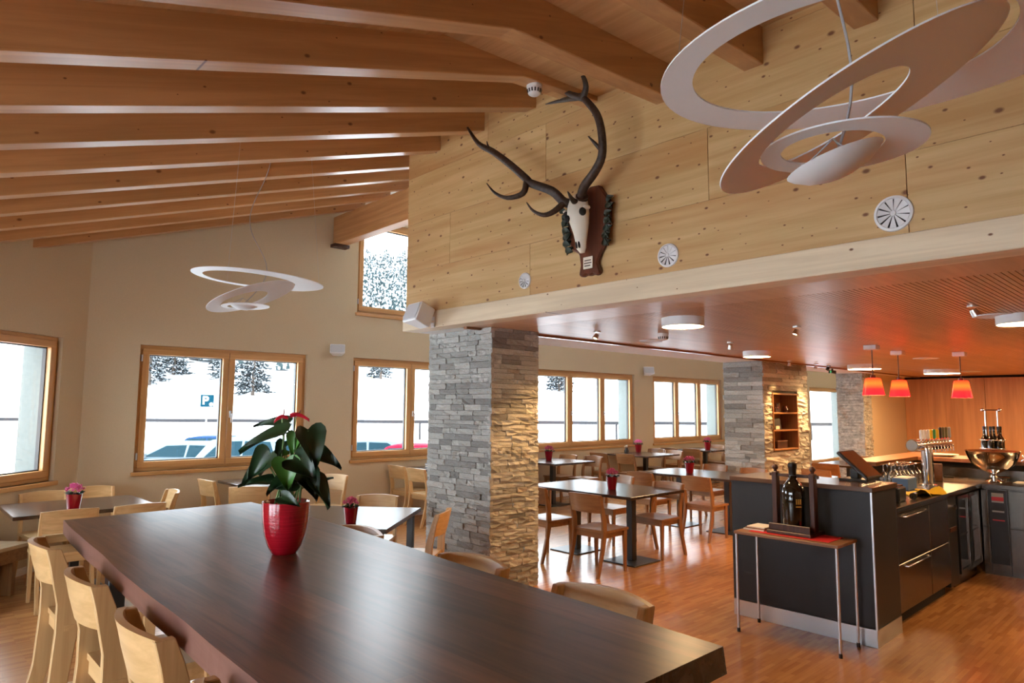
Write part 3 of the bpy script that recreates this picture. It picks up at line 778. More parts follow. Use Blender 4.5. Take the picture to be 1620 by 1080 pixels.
# ================================================================== POTS AND PLANTS
def blossoms(mb, c, R, n, s, seed):
    r = random.Random(seed)
    for i in range(n):
        a = r.uniform(0, 2*PI); q = math.sqrt(r.random())*R
        p = Vector((c[0]+q*math.cos(a), c[1]+q*math.sin(a), c[2]+(1-(q/R)**2)*R*0.7+r.uniform(-.008, .008)))
        for k in range(4):
            b = a+k*PI/2+0.4; d = Vector((math.cos(b), math.sin(b), 0.55)); e = Vector((-math.sin(b), math.cos(b), 0))
            mb.add([p, p+d*s*0.6+e*s*0.45, p+d*s+Vector((0, 0, s*.2)), p+d*s*0.6-e*s*0.45, p+Vector((0, 0, -s*0.35))], [(0, 1, 2, 3), (4, 1, 0), (4, 3, 2, 1), (4, 0, 3)])
def flower_pot(loc, label, s=1.0, petal='petal_rose', seed=0, rough=False):
    t = thing('flower_pot', label, 'flower pot', loc, group='red pots with small flowers'); 
    MB().lathe([(0, 0), (0.040*s, 0), (0.043*s, 0.006*s), (0.058*s, 0.125*s), (0.060*s, 0.13*s), (0.054*s, 0.13*s), (0.050*s, 0.112*s), (0, 0.112*s)], 20).build('pot', 'red_pot', t, smooth=40)
    lf = MB(); r = random.Random(seed)
    for i in range(22):
        a = r.uniform(0, 2*PI); d = Vector((math.cos(a), math.sin(a), 0)); e = Vector((-d.y, d.x, 0)); q = r.uniform(0.02, 0.05)*s
        p = d*q+Vector((0, 0, 0.12*s)); l = r.uniform(.03, .05)*s; z = r.uniform(.006, .035)*s
        lf.add([p, p+d*l*.5+e*l*.4+Vector((0, 0, z)), p+d*l+Vector((0, 0, z*.7)), p+d*l*.5-e*l*.4+Vector((0, 0, z))], [(0, 1, 2, 3)])
    lf.build('leaves', 'leaf_green', t)
    bl = MB(); blossoms(bl, (0, 0, 0.155*s), 0.060*s, 34, 0.021*s, seed); bl.build('blossoms', petal, t)
    return t
flower_pot((6.36, 5.02, 0.77), 'red pot of dark rose flowers on the dining table beside the near pillar', 1.15, 'petal_rose', 1)
flower_pot((8.80, 5.50, 0.77), 'red pot of rose flowers on the second dining table behind brown chairs', 1.2, 'petal_rose', 2)
flower_pot((8.90, 8.45, 0.77), 'red flower pot at the pillar edge on the window table', 1.25, 'petal_rose', 3)
flower_pot((12.02, 8.76, 0.77), 'red pot of bright pink flowers in front of the wall between windows', 1.3, 'petal_pink', 4)
flower_pot((14.05, 8.30, 0.77), 'red flower pot on the farthest window table', 1.35, 'petal_rose', 5)
flower_pot((1.38, 7.22, 0.77), 'red pot of pale pink flowers on the corner table', 1.12, 'petal_pink', 6)
flower_pot((2.90, 4.98, 0.77), 'red pot of rose flowers on the tilted table beside the houseplant', 1.0, 'petal_rose', 7)
# small dark candle jar with white bloom beside the pink pot
t = thing('flower_jar', 'small dark jar with a white bloom next to the pink flowers', 'flower jar', (11.55, 8.72, 0.77))
MB().lathe([(0, 0), (0.045, 0), (0.05, 0.05), (0.03, 0.09), (0.026, 0.12), (0, 0.12)], 14).build('jar', 'black_plastic', t, smooth=40)
bl = MB(); blossoms(bl, (0, 0, 0.13), 0.04, 12, 0.02, 12); bl.build('blossoms', 'plaque', t)

# ---- anthurium in the big red glazed pot
t = thing('anthurium_plant', 'dark green anthurium with red spathes in a ribbed red glazed pot', 'houseplant', (1.35, 2.87, TOP))
ph = 0.222
prof = [(0, 0), (0.050, 0), (0.054, 0.004), (0.072, 0.035), (0.087, 0.08), (0.096, 0.13), (0.100, 0.18), (0.101, ph), (0.097, ph+0.002), (0.093, ph-0.004), (0.090, ph-0.03), (0, ph-0.03)]
MB().lathe(prof, 40).build('pot', 'red_glaze', t, smooth=40)
MB().lathe([(0, ph-0.022), (0.088, ph-0.026), (0.09, ph-0.032)], 20).build('soil', 'soil', t)
LEAVES = [((1.286,2.777,1.605),(1.152,2.882,1.557),0.110),((1.342,2.870,1.646),(1.236,2.943,1.645),0.067),((1.322,2.836,1.526),(1.291,2.841,1.500),0.055),
((1.336,2.773,1.598),(1.320,2.769,1.519),0.076),((1.369,2.756,1.588),(1.344,2.768,1.467),0.080),((1.241,2.851,1.477),(1.169,2.901,1.404),0.108),((1.240,2.811,1.516),(1.176,2.849,1.425),0.118),
((1.282,2.743,1.492),(1.284,2.724,1.384),0.120),((1.356,2.700,1.615),(1.373,2.654,1.481),0.140),((1.405,2.718,1.516),(1.475,2.648,1.469),0.093),((1.300,2.711,1.494),(1.353,2.634,1.430),0.135),
((1.368,2.744,1.433),(1.393,2.682,1.340),0.119),((1.400,2.728,1.402),(1.445,2.667,1.308),0.109),((1.275,2.858,1.394),(1.173,2.925,1.393),0.071),((1.333,2.749,1.391),(1.259,2.781,1.377),0.081),
((1.274,2.756,1.337),(1.314,2.693,1.312),0.069),((1.459,2.783,1.377),(1.490,2.734,1.411),0.04),
((1.30,2.80,1.40),(1.235,2.80,1.36),0.075),((1.38,2.78,1.39),(1.41,2.70,1.36),0.07),((1.33,2.80,1.44),(1.30,2.74,1.38),0.07),((1.31,2.83,1.56),(1.27,2.82,1.50),0.06),((1.40,2.83,1.46),(1.46,2.80,1.41),0.075),((1.43,2.93,1.50),(1.50,2.98,1.43),0.10),((1.34,2.97,1.47),(1.30,3.06,1.42),0.11),((1.42,2.86,1.57),(1.50,2.88,1.53),0.09)]
org = Vector((1.35, 2.87, TOP)); stems = []
VIEW = (Vector((0, 0, CAMH))-Vector((1.35, 2.87, 1.45))).normalized()
for i, (a, b, w) in enumerate(LEAVES):
    a = Vector(a)-org; b = Vector(b)-org; d = b-a; L = d.length*1.2; d.normalize()
    rr = random.Random(i+40)
    nrm = Vector((rr.uniform(-.6, .6), rr.uniform(-.6, .6), 1.0))+Vector((a.x, a.y, 0)).normalized()*0.7+Vector((-0.43, -0.9, 0))*rr.uniform(0.2, 1.3)
    nrm = (nrm-d*nrm.dot(d)).normalized(); sd = d.cross(nrm)
    # heart shaped outline, lobes behind the stalk
    def leaf(u, v, a=a, d=d, sd=sd, nrm=nrm, L=L, w=w):
        q = (v-0.5)*2
        half = w*0.60*max(0.0, 1-u)**0.72*(1-0.25*u)*min(1.0, 0.62+u*2.6)
        lobe = -0.11*L*math.sin(abs(q)*PI*0.75)*max(0, 1-u*2.4)
        return a+d*(L*(u*1.0-0.03)+lobe)+sd*(half*q)+nrm*(0.20*w*abs(q)**1.5-0.22*L*u*u)
    mt = 'leaf_light' if i in (2, 3, 4, 7) else 'leaf_green'
    MB().slab(leaf, 10, 6, lambda u, v, nrm=nrm: nrm*-0.0015).build('leaf', mt, t, smooth=60)
    base = Vector((rr.uniform(-.045, .045), rr.uniform(-.045, .045), ph-0.03))
    mid = base.lerp(a, 0.55)+Vector((0, 0, 0.03))
    stems.append((base, mid, a))
for i, s in enumerate(stems):
    MB().tube([s[0], s[0].lerp(s[1], .6)+Vector((0, 0, .012)), s[1], s[1].lerp(s[2], .6)+Vector((0, 0, .008)), s[2]], 0.0038, 6).build('stalk', 'stem_green', t, smooth=60)
for i, (c, dx, sp) in enumerate((((1.344, 2.796, 1.669), 1, (1.358, 2.779, 1.702)), ((1.300, 2.835, 1.661), -1, (1.305, 2.828, 1.712)))):
    c = Vector(c)-org; sv = Vector((0.73, -0.69, 0)); fv = Vector((-0.5, -0.55, 0.2))
    def sp_f(u, v, c=c, dx=dx, i=i):
        q = (v-.5)*2; L = 0.085 if i == 0 else 0.06
        hw = 0.030*math.sin(PI*min(1, u*0.9+0.12)**0.85)
        return c+sv*(dx*(L*u-0.025))+Vector((0, 0, 0.012*math.sin(u*PI)-0.018*u))+(fv*hw*q*(1 if i == 0 else .7))+Vector((0, 0, 0.012*abs(q)))
    MB().slab(sp_f, 8, 6, lambda u, v: (0, 0, -0.0015)).build('spathe', 'spathe_red', t, smooth=60)
    e = Vector(sp)-org
    MB().tube([c, c.lerp(e, .5)+Vector((.003, 0, 0)), e], [0.004, 0.0038, 0.0015], 8).build('spadix', 'spadix', t, smooth=60)
    MB().tube([(0.01*dx, 0, ph-.03), c*0.5+Vector((0, 0, 0.12)), c], 0.003, 6).build('stalk', 'stem_green', t, smooth=60)

# ================================================================== LAMPS
# ---- hanging spiral lamps: one disc cut into rings that hinge down from each other
def spiral_lamp(label, loc, rz, ceil_z, tilt, wires, xt, curl=0.05):
    t = thing('spiral_pendant', label, 'pendant lamp', loc, rz, 'white spiral ring lamps')
    Rr = [0.50, 0.345, 0.182, 0.110]; cx = [0.0, -0.078, -0.140, -0.165]
    M = Matrix.Rotation(tilt[0], 4, 'Y') @ Matrix.Rotation(math.radians(xt[0]), 4, 'X'); mats = [M]
    for i, ang in ((1, tilt[1]), (2, tilt[2]), (3, tilt[3])):
        hx = cx[i]+Rr[i]*(1 if i != 2 else -1)
        M = M @ Matrix.Translation((hx, 0, 0)) @ Matrix.Rotation(ang, 4, 'Y') @ Matrix.Rotation(math.radians(xt[i]), 4, 'X') @ Matrix.Translation((-hx, 0, 0)); mats.append(M)
    for i in range(3):
        def f(u, v, i=i):
            a = 2*PI*u; c, s = math.cos(a), math.sin(a)
            p = Vector((cx[i]+Rr[i]*c, Rr[i]*s, 0)).lerp(Vector((cx[i+1]+(Rr[i+1]+0.003)*c, (Rr[i+1]+0.003)*s, 0)), v)
            return mats[i] @ p
        nr = mats[i].to_3x3() @ Vector((0, 0, 0.004))
        MB().slab(f, 72, 3, lambda u, v, nr=nr: nr).build('ring', 'lamp_white', t, smooth=50)
    d = MB(); prof = [(0, -0.042), (0.04, -0.038), (0.075, -0.026), (0.10, -0.010), (Rr[3], 0.0), (0.104, 0.0), (0.07, -0.018), (0, -0.030)]
    d.lathe(prof, 32, (0, 0, 0), None); d.v = [tuple(mats[3] @ (Vector(p)+Vector((cx[3], 0, 0)))) for p in d.v]
    ds = d.build('dish', 'lamp_white', t, smooth=50)
    hp = mats[3] @ Vector((cx[3], 0, 0.0)); H = ceil_z-loc[2]
    path = []
    for k in range(25):
        s = k/24; path.append(hp.lerp(Vector((wires[0], wires[1], H)), s)+Vector((curl*math.sin(s*8.5)*(1-s)**0.6, curl*math.sin(s*4)*(1-s)*s*2, 0)))
    MB().tube(path, 0.0035, 6).build('cable', 'cord_grey', t, smooth=60)
    MB().lathe([(0, 0), (0.06, 0), (0.06, 0.025), (0, 0.025)], 20, (wires[0], wires[1], H-0.025)).build('canopy', 'white_plastic', t, smooth=40)
    for a in (0.5, 2.6, 4.7):
        p = mats[0] @ Vector((0.47*math.cos(a), 0.47*math.sin(a), 0))
        MB().tube([p, (p.x*0.75, p.y*0.75, H+0.1)], 0.0009, 4).build('wire', 'alu', t)
    sp = MB()                                    # small stays that hold the dish
    for a in (0.6, 2.5, 4.4):
        q = mats[3] @ Vector((cx[3]+0.1*math.cos(a), 0.1*math.sin(a), 0)); sp.tube([q, hp+Vector((0, 0, 0.055))], 0.002, 5)
    sp.build('stays', 'cord_grey', t)
    return t
RZ = -math.atan2(0.686, 0.727)
spiral_lamp('large white spiral lamp overhead, nearest the viewer', (1.71, 0.545, 2.565), RZ+0.15, zL(1.70)-0.24, (math.radians(-4), math.radians(-21), math.radians(24), math.radians(-16)), (0.0, 0.0), (4, -13, 9, -5))
spiral_lamp('white spiral lamp hanging in front of the window wall', (2.177, 5.267, 2.72), RZ-0.1, zL(2.18), (math.radians(4), math.radians(-24), math.radians(18), math.radians(8)), (0.02, 0.05), (0, 3, -3, 0), 0.16)

# ---- drum lamps under the lower ceiling
def drum(label, x, y, r=0.175, h=0.075):
    t = thing('ceiling_lamp', label, 'ceiling lamp', (x, y, SOF), group='round drum lamps on the lower ceiling')
    MB().lathe([(0, 0.001), (r, 0.001), (r, -h), (r-0.008, -h), (r-0.008, -h+0.004)], 40).build('housing', 'lamp_white', t, smooth=40)
    MB().lathe([(0, -h+0.006), (r-0.008, -h+0.002)], 40).build('diffuser', 'drum_light', t)
drum('round drum lamp under the lower ceiling close to the near pillar', 4.88, 3.09)
drum('lit round lamp in front of the far stone pillar top', 8.42, 4.22)
drum('lit round lamp left above the red pendants', 12.2, 4.2, 0.26)
drum('lit round lamp at the bar wall, between the red pendants', 14.6, 3.66, 0.30)
drum('lit round lamp at the right edge above the bar', 6.55, 1.07)
for x, y in ((9.6, 0.2), (12.6, 0.6), (15.6, 1.0), (15.6, -1.6), (9.6, -2.4)): drum('unseen round lamp added to warm the bar beyond the right edge', x, y, 0.26)  # lamps added out of view to bring warm light to the bar

def disc(label, x, y, r):
    t = thing('ceiling_speaker', label, 'ceiling speaker', (x, y, SOF), group='flat round speakers in the lower ceiling')
    MB().lathe([(0, -0.006), (r*0.88, -0.006), (r*0.9, -0.009), (r, -0.006), (r, 0.001), (0, 0.001)], 32).build('grille', 'lamp_white' , t, smooth=40)
disc('flat round ceiling speaker right above the bar near the smooth border', 6.46, 1.226, 0.15)
disc('flat round ceiling speaker above the middle red pendant', 11.2, 3.0, 0.17)
disc('flat round ceiling speaker farthest from us, near the bar wall', 15.6, 3.42, 0.18)
disc('flat round ceiling speaker between the near pillar and the drum lamp', 6.3, 4.4, 0.13)

def spot(label, x, y, aim, power, dark=False, lit=True):
    t = thing('spotlight', label, 'spotlight', (x, y, SOF), group='small spotlights on the lower ceiling')
    MB().lathe([(0, 0.001), (0.035, 0.001), (0.035, -0.012), (0, -0.012)], 16).build('base', 'black_plastic' if dark else 'spot_alu', t, smooth=40)
    d = Vector(aim).normalized(); q = Vector((0, 0, 1)).rotation_difference(d).to_matrix()
    b = MB(); b.lathe([(0, 0), (0.022, 0), (0.030, 0.05), (0.026, 0.05), (0.0, 0.042)], 16, (0, 0, -0.03), q); b.build('head', 'black_plastic' if dark else 'spot_alu', t, smooth=40)
    if lit:
        MB().lathe([(0, 0.0455), (0.022, 0.0475)], 16, (0, 0, -0.03), q).build('bulb', 'spot_light', t)
        L = bpy.data.lights.new('spot_beam', 'SPOT'); L.energy = power; L.color = (1.0, 0.55, 0.20); L.spot_size = math.radians(62); L.spot_blend = 0.8; L.shadow_soft_size = 0.06
        o = bpy.data.objects.new('spot_beam', L); COL.objects.link(o); o.parent = t; o.location = Vector((0, 0, -0.03))+d*0.06
        o.rotation_euler = d.to_track_quat('-Z', 'Y').to_euler()
spot('small lit spotlight beside the near pillar', 5.16, 4.24, (-0.45, 0.22, -0.9), 95)
spot('small lit spotlight at the left of the far pillar', 10.45, 4.70, (0.02, 0.20, -1.0), 170)
spot('small lit spotlight at the right of the far pillar', 11.45, 4.70, (0.02, 0.20, -1.0), 170)
spot('small black spotlight on the ceiling edge right of the far pillar', 12.1, 4.75, (-0.5, 0.3, -0.6), 0, True, False)
spot('small bright spotlight near the smooth border above the bar', 5.72, 1.22, (0.30, -0.45, -1), 120)
spot('small spotlight in the ceiling between drum lamp and pendants', 6.09, 2.66, (-0.3, 0.3, -1), 60)
spot('small spotlight in the middle of the dining ceiling', 7.04, 3.84, (0.3, 0.2, -1), 45)

# ---- red glass pendants over the bar
for i, (x, y, zt, zb, l) in enumerate(((8.51, 2.84, 2.085, 1.885, 'red glass pendant lamp, leftmost of the three over the bar'), (9.56, 2.88, 2.095, 1.885, 'red glass pendant lamp, middle of the three over the bar'),
                                       (10.3, 2.37, 2.10, 1.875, 'red glass pendant lamp, rightmost of the three over the bar'))):
    t = thing('pendant_lamp', l, 'pendant lamp', (x, y, SOF), group='red glass pendants over the bar')
    MB().box(-0.07, 0.07, -0.07, 0.07, -0.055, 0.0).build('canopy', 'white_plastic', t, bevel=0.006)
    MB().tube([(0, 0, -0.05), (0, 0, zt-SOF+0.02)], 0.006, 8).build('cord', 'rack_wood', t, smooth=60)
    MB().lathe([(0, 0.035), (0.028, 0.035), (0.03, 0), (0, 0)], 16, (0, 0, zt-SOF)).build('socket', 'rack_wood', t, smooth=40)
    h = zt-zb; rt_, rb = 0.085, 0.118
    MB().lathe([(0.03, 0.0), (rt_-0.01, -0.004), (rt_, -0.02), (rb, -h), (rb-0.006, -h), (rt_-0.006, -0.024), (0.03, -0.008)], 32, (0, 0, zt-SOF)).build('shade', 'red_shade', t, smooth=40)
    MB().ball((0, 0, zt-SOF-0.085), 0.035, 14, 8).build('bulb', 'red_bulb', t, smooth=60)
    L = bpy.data.lights.new('pendant_bulb', 'POINT'); L.energy = 70; L.color = (1.0, 0.50, 0.18); L.shadow_soft_size = 0.03
    o = bpy.data.objects.new('pendant_bulb', L); COL.objects.link(o); o.parent = t; o.location = (0, 0, zt-SOF-0.150)

# ================================================================== WALL FITTINGS
def vent(label, y, z, r):
    t = thing('air_vent', label, 'air vent', (XW, y, z), 0, 'round air vents in the spruce wall'); t.rotation_euler = (0, -PI/2, 0)
    MB().lathe([(r*0.80, 0.004), (r*0.84, 0.014), (r*0.97, 0.010), (r, 0.0), (r*0.8, 0.0)], 40).build('ring', 'white_plastic', t, smooth=40)
    MB().lathe([(0, 0.0015), (r*0.82, 0.0015)], 32).build('backing', 'vent_dark', t)
    MB().lathe([(0, 0.016), (r*0.13, 0.015), (r*0.15, 0.008), (0, 0.008)], 16).build('hub', 'white_plastic', t, smooth=40)
    for k in range(11):
        a = 2*PI*k/11; b = a+2*PI/11*0.80
        P = lambda an, q, h: (q*math.cos(an), q*math.sin(an), h)
        MB().hexa([P(a, r*.12, .004), P(a, r*.83, .003), P(b, r*.83, .010), P(b, r*.12, .008), P(a, r*.12, .007), P(a, r*.83, .006), P(b, r*.83, .013), P(b, r*.12, .011)]).build('vane', 'white_plastic', t)
vent('round white air vent left of the antler trophy', 3.916, 2.757, 0.068)
vent('round white air vent right of the antler trophy', 2.533, 2.747, 0.082)
vent('round white air vent below the large spiral lamp', 1.143, 2.747, 0.097)

def speaker(label, loc, rz, tilt=0.25, s=1.0, arm=0.1):
    t = thing('wall_speaker', label, 'loudspeaker', loc, rz, 'white wall loudspeakers')      # faces local -y
    R = Matrix.Rotation(-tilt, 4, 'X')
    b = MB()
    def tr(x, y, z): return tuple(R @ Vector((x*s, y*s-arm, z*s)))
    poly = [(-0.115, -0.075), (0.115, -0.075), (0.07, 0.07), (-0.07, 0.07)]
    b.prism(poly, lambda x, y: tr(x, y, -0.075), lambda x, y: tr(x, y, 0.075)).build('cabinet', 'white_plastic', t, bevel=0.008)
    g = MB(); fr = [(-0.095, -0.060), (0.095, -0.060), (0.105, -0.03), (0.105, 0.03), (0.095, 0.060), (-0.095, 0.060), (-0.105, 0.03), (-0.105, -0.03)]
    g.prism(fr, lambda x, z: tr(x, -0.074, z), lambda x, z: tr(x, -0.082, z)).build('grille', 'grey_mesh', t)
    MB().box(-0.03, 0.03, -arm*0.9, 0.0, -0.012, 0.012).box(-0.035, 0.035, -0.012, 0.0, -0.05, 0.05).build('bracket', 'white_plastic', t, bevel=0.003)
speaker('white loudspeaker on the pale beam beside the near pillar top', (XW-0.012, 5.15, 2.52), -PI/2-0.15, 0.35, 1.25, 0.15)
speaker('white loudspeaker on the beige wall between the first two windows', (4.93, YB, 2.50), -0.5, 0.25, 0.95, 0.12)
speaker('white loudspeaker between the two three-light windows', (12.62, YB, 2.50), -0.55, 0.25, 1.1, 0.14)

def smoke(label, loc):
    t = thing('smoke_detector', label, 'smoke detector', loc, 0, 'smoke detectors')
    MB().lathe([(0, 0), (0.055, 0), (0.055, -0.018), (0, -0.018)], 24).build('base', 'white_plastic', t, smooth=40)
    MB().lathe([(0.05, -0.018), (0.052, -0.03), (0.044, -0.062), (0.03, -0.072), (0, -0.072)], 24).build('housing', 'white_plastic', t, smooth=40)
    for k in range(14):
        a = 2*PI*k/14; c, s = math.cos(a), math.sin(a)
        MB().beam((0.0515*c, 0.0515*s, -0.034), (0.0455*c, 0.0455*s, -0.058), 0.010, 0.004, (c, s, 0)).build('slot', 'vent_dark', t)
smoke('white smoke detector on the rafter left of the antlers', (3.22, 3.20, 3.97))
smoke('small smoke detector on the lower ceiling left of the drum lamp', (5.75, 3.87, SOF))

t = thing('exit_sign', 'small dark emergency exit sign above the glazed door', 'exit sign', (12.9, 5.0, 2.405))
MB().box(-0.15, 0.15, -0.012, 0.012, -0.03, 0.03).build('box', 'black_plastic', t, bevel=0.003)
MB().box(-0.14, -0.08, -0.015, -0.012, -0.02, 0.02).build('pictogram', 'exit_green', t)
MB().box(-0.02, 0.02, -0.01, 0.01, 0.03, 0.066).build('bracket', 'black_plastic', t)

# ================================================================== ANTLER TROPHY
t = thing('antler_trophy', 'stag skull with dark branching antlers on a carved wooden shield', 'hunting trophy', (XW, 3.2, 2.68))
og = Vector((XW, 3.2, 2.68)); loc = lambda p: Vector(p)-og
SH = [(3.186,3.373),(3.095,3.365),(3.042,3.29),(2.99,3.217),(3.003,3.092),(3.039,2.911),(3.087,2.848),(3.117,2.782),(3.088,2.707),(3.118,2.685),(3.160,2.702),(3.190,2.69),(3.221,2.704),(3.262,2.69),(3.300,2.71),(3.283,2.784),(3.295,2.873),(3.371,2.92),(3.41,3.025),(3.41,3.175),(3.357,3.264),(3.299,3.325)]
sh = MB().prism(SH, lambda y, z: loc((XW-0.001, y, z)), lambda y, z: loc((XW-0.045, y, z))).build('shield', 'trophy_wood', t, bevel=0.012)
r = random.Random(9)
for sd in (0, 1):
    for k in range(13):
        f = k/12; z = 3.22-0.32*f; y = (3.005+0.03*f*1.2 if sd == 0 else 3.405-0.03*f*1.5)+r.uniform(-.012, .012)
        c = loc((XW-0.05-r.uniform(0, .02), y, z)); d = Vector((0, -0.6 if sd == 0 else 0.6, -0.55 if k % 2 else 0.25)).normalized(); e = Vector((0.35, 0, 0)).cross(d).normalized()
        def lf(u, v, c=c, d=d, e=e): return c+d*(0.075*u-0.01)+e*((v-.5)*0.05*math.sin(PI*min(1, u*.95+.08)))+Vector((-0.022*math.sin(PI*u)-0.01*abs(v-.5), 0, 0))
        MB().slab(lf, 5, 4, lambda u, v: (0.006, 0, 0)).build('carved_leaf', 'carved_leaf', sh, smooth=50)
pq = MB().box(-0.058, -0.050, -0.045, 0.045, -0.045, 0.045); pq.v = [tuple(Vector(p)+loc((XW, 3.195, 2.79))) for p in pq.v]; pqo = pq.build('plaque', 'plaque', sh, bevel=0.002)
for k, (a, b) in enumerate(((-0.032, 0.03), (-0.036, 0.034), (-0.026, 0.03))):
    q = MB().box(-0.0600, -0.0582, a, b, 0.018-0.02*k, 0.026-0.02*k); q.v = [tuple(Vector(p)+loc((XW, 3.195, 2.785))) for p in q.v]; q.build('engraving', 'ink', pqo)
# skull: cross sections from crown to nose
axis = [(3.70,3.185,3.300),(3.66,3.185,3.255),(3.645,3.178,3.19),(3.635,3.170,3.12),(3.650,3.166,3.05),(3.662,3.165,2.98),(3.668,3.166,2.92),(3.675,3.168,2.875),(3.69,3.169,2.845)]
wid = [0.035,0.068,0.082,0.090,0.074,0.056,0.044,0.040,0.020]; dep_ = [0.03,0.055,0.066,0.070,0.058,0.044,0.036,0.030,0.014]
def sk(u, v):
    q = u*(len(axis)-1); i = min(int(q), len(axis)-2); f = q-i
    c = Vector(axis[i]).lerp(Vector(axis[i+1]), f); w = wid[i]*(1-f)+wid[i+1]*f; d = dep_[i]*(1-f)+dep_[i+1]*f; a = 2*PI*v
    return loc(c)+Vector((-d*math.cos(a), w*math.sin(a)*(1-0.25*math.cos(a)), 0))
skm = MB().grid(sk, 24, 20); skm.add([sk(0, k/20) for k in range(20)], [list(range(20))]); skm.add([sk(1, k/20) for k in range(20)], [list(range(20))])
sko = skm.build('skull', 'bone', t, smooth=60)
for y in (3.247, 3.093):
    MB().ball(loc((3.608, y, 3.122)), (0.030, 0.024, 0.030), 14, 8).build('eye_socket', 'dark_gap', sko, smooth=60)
    MB().ball(loc((3.630, 3.170+(y-3.170)*1.25, 3.155)), (0.035, 0.022, 0.016), 12, 6).build('brow_ridge', 'bone', sko, smooth=60)
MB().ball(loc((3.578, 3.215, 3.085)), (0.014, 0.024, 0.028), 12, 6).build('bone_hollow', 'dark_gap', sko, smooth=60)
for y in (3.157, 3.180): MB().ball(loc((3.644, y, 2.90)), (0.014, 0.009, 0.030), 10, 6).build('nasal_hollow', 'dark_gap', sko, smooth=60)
AN = {'L': [(3.66,3.21,3.22),(3.60,3.261,3.225),(3.54,3.332,3.313),(3.49,3.501,3.4),(3.48,3.539,3.441),(3.46,3.701,3.592),(3.46,3.902,3.75),(3.48,4.106,3.882),(3.52,4.298,4.088)],
'L1': [(3.48,3.539,3.416),(3.44,3.538,3.319),(3.4,3.663,3.304),(3.38,3.785,3.367),(3.38,3.883,3.466)], 'L2': [(3.6,3.261,3.225),(3.52,3.288,3.146),(3.46,3.339,3.116),(3.42,3.41,3.156),(3.4,3.456,3.224)],
'L3': [(3.46,3.902,3.75),(3.45,3.945,3.796),(3.44,3.957,3.849)], 'R': [(3.66,3.15,3.22),(3.6,3.077,3.29),(3.55,2.936,3.354),(3.51,2.835,3.434),(3.49,2.817,3.576),(3.49,2.855,3.723),(3.51,2.956,3.859),(3.53,3.044,3.942)],
'R1': [(3.52,3.012,3.909),(3.5,2.965,3.974),(3.48,2.988,4.069),(3.47,3.086,4.168)], 'R2': [(3.53,3.02,3.919),(3.52,3.144,3.992),(3.51,3.197,4.055),(3.5,3.251,4.095)],
'R3': [(3.53,3.044,3.937),(3.56,3.23,3.986),(3.6,3.456,4.041)], 'R4': [(3.5,2.843,3.488),(3.47,2.874,3.537),(3.45,2.907,3.582)], 'R5': [(3.62,3.162,3.2),(3.55,3.142,3.21),(3.5,3.14,3.255)]}
def smoothpath(P, k=4):
    P = [Vector(p) for p in P]; out = []
    for i in range(len(P)-1):
        p0, p1, p2, p3 = P[max(i-1, 0)], P[i], P[i+1], P[min(i+2, len(P)-1)]
        for j in range(k):
            s = j/k; out.append(0.5*((2*p1)+(-p0+p2)*s+(2*p0-5*p1+4*p2-p3)*s*s+(-p0+3*p1-3*p2+p3)*s**3))
    return out+[P[-1]]
for side in 'LR':
    b = MB()
    for k, P in AN.items():
        if k[0] != side: continue
        Q = [loc(p) for p in smoothpath(P)]; n = len(Q)
        if len(k) == 1: R = [0.036-0.013*(i/(n-1))-(0.013*max(0, (i/(n-1)-0.8)/0.2) if side == 'L' else 0)for i in range(n)]
        else: R = [(0.026 if k != 'L3' and k != 'R4' else 0.016)*(1-0.86*(i/(n-1))**1.3) for i in range(n)]
        b.tube(Q, R, 10)
    b.build('antler', 'antler', t, smooth=60)
    B = AN[side][0:2]; MB().tube([loc(B[0])*0.8+loc(B[1])*0.2, loc(B[0])*0.62+loc(B[1])*0.38], 0.047, 12).build('burr', 'antler', t, smooth=60)

# ================================================================== THE BAR
def unit(name, label, cat, loc, group=None): return thing(name, label, cat, loc, 0, group)
# ---- dark end cabinet
t = unit('bar_counter', 'dark grey counter block with aluminium plinth and top browned to carry orange reflections', 'counter', (5.40, 1.85, 0))
MB().box(0.012, 0.53, 0.012, 1.12, 0.13, 1.108).build('body', 'dark_laminate', t)
MB().box(0.0, 0.012, 0.004, 1.12, 0.13, 1.108).build('front_panel', 'dark_laminate', t)
MB().box(0.004, 0.53, 0.0, 0.012, 0.13, 1.108).build('side_panel', 'dark_laminate', t)
MB().box(-0.002, 0.53, -0.002, 1.12, 0, 0.125).build('plinth', 'alu', t)
MB().box(-0.004, 0.008, -0.004, 0.008, 0.125, 1.108).build('corner_trim', 'alu', t)
MB().box(-0.012, 0.54, -0.012, 1.13, 1.108, 1.143).build('countertop', 'dark_laminate_top', t, bevel=0.003)

# ---- stainless run along the aisle of the bar
t = unit('steel_worktop', 'stainless steel L-shaped worktop behind the dark counter', 'worktop', (5.94, 1.86, 0))
MB().box(0, 3.36, 0, 0.76, 0.895, 0.94).build('top_long', 'steel', t, bevel=0.004)
MB().box(2.70, 3.36, -4.8, 0.0, 0.895, 0.94).build('top_return', 'steel', t, bevel=0.004)
t = unit('steel_drawer_unit', 'stainless steel drawer unit next to the dark counter', 'drawer unit', (5.95, 1.88, 0))
MB().box(0, 1.5, 0.02, 0.70, 0.10, 0.89).build('carcass', 'steel', t)
MB().box(0, 1.5, 0.06, 0.70, 0.0, 0.10).build('plinth', 'dark_gap', t)
for x0, x1, hd in ((0.03, 0.90, True), (0.915, 1.49, False)):
    for z0, z1 in ((0.11, 0.485), (0.495, 0.88)):
        d = MB().box(x0, x1, 0, 0.02, z0, z1).build('drawer', 'steel', t, bevel=0.003)
        if hd: MB().tube([(x0+0.2, 0.0, z1-0.03), (x0+0.2, -0.02, z1-0.03), (x1-0.08, -0.02, z1-0.03), (x1-0.08, 0.0, z1-0.03)], 0.007, 8).build('handle', 'chrome', d, smooth=60)
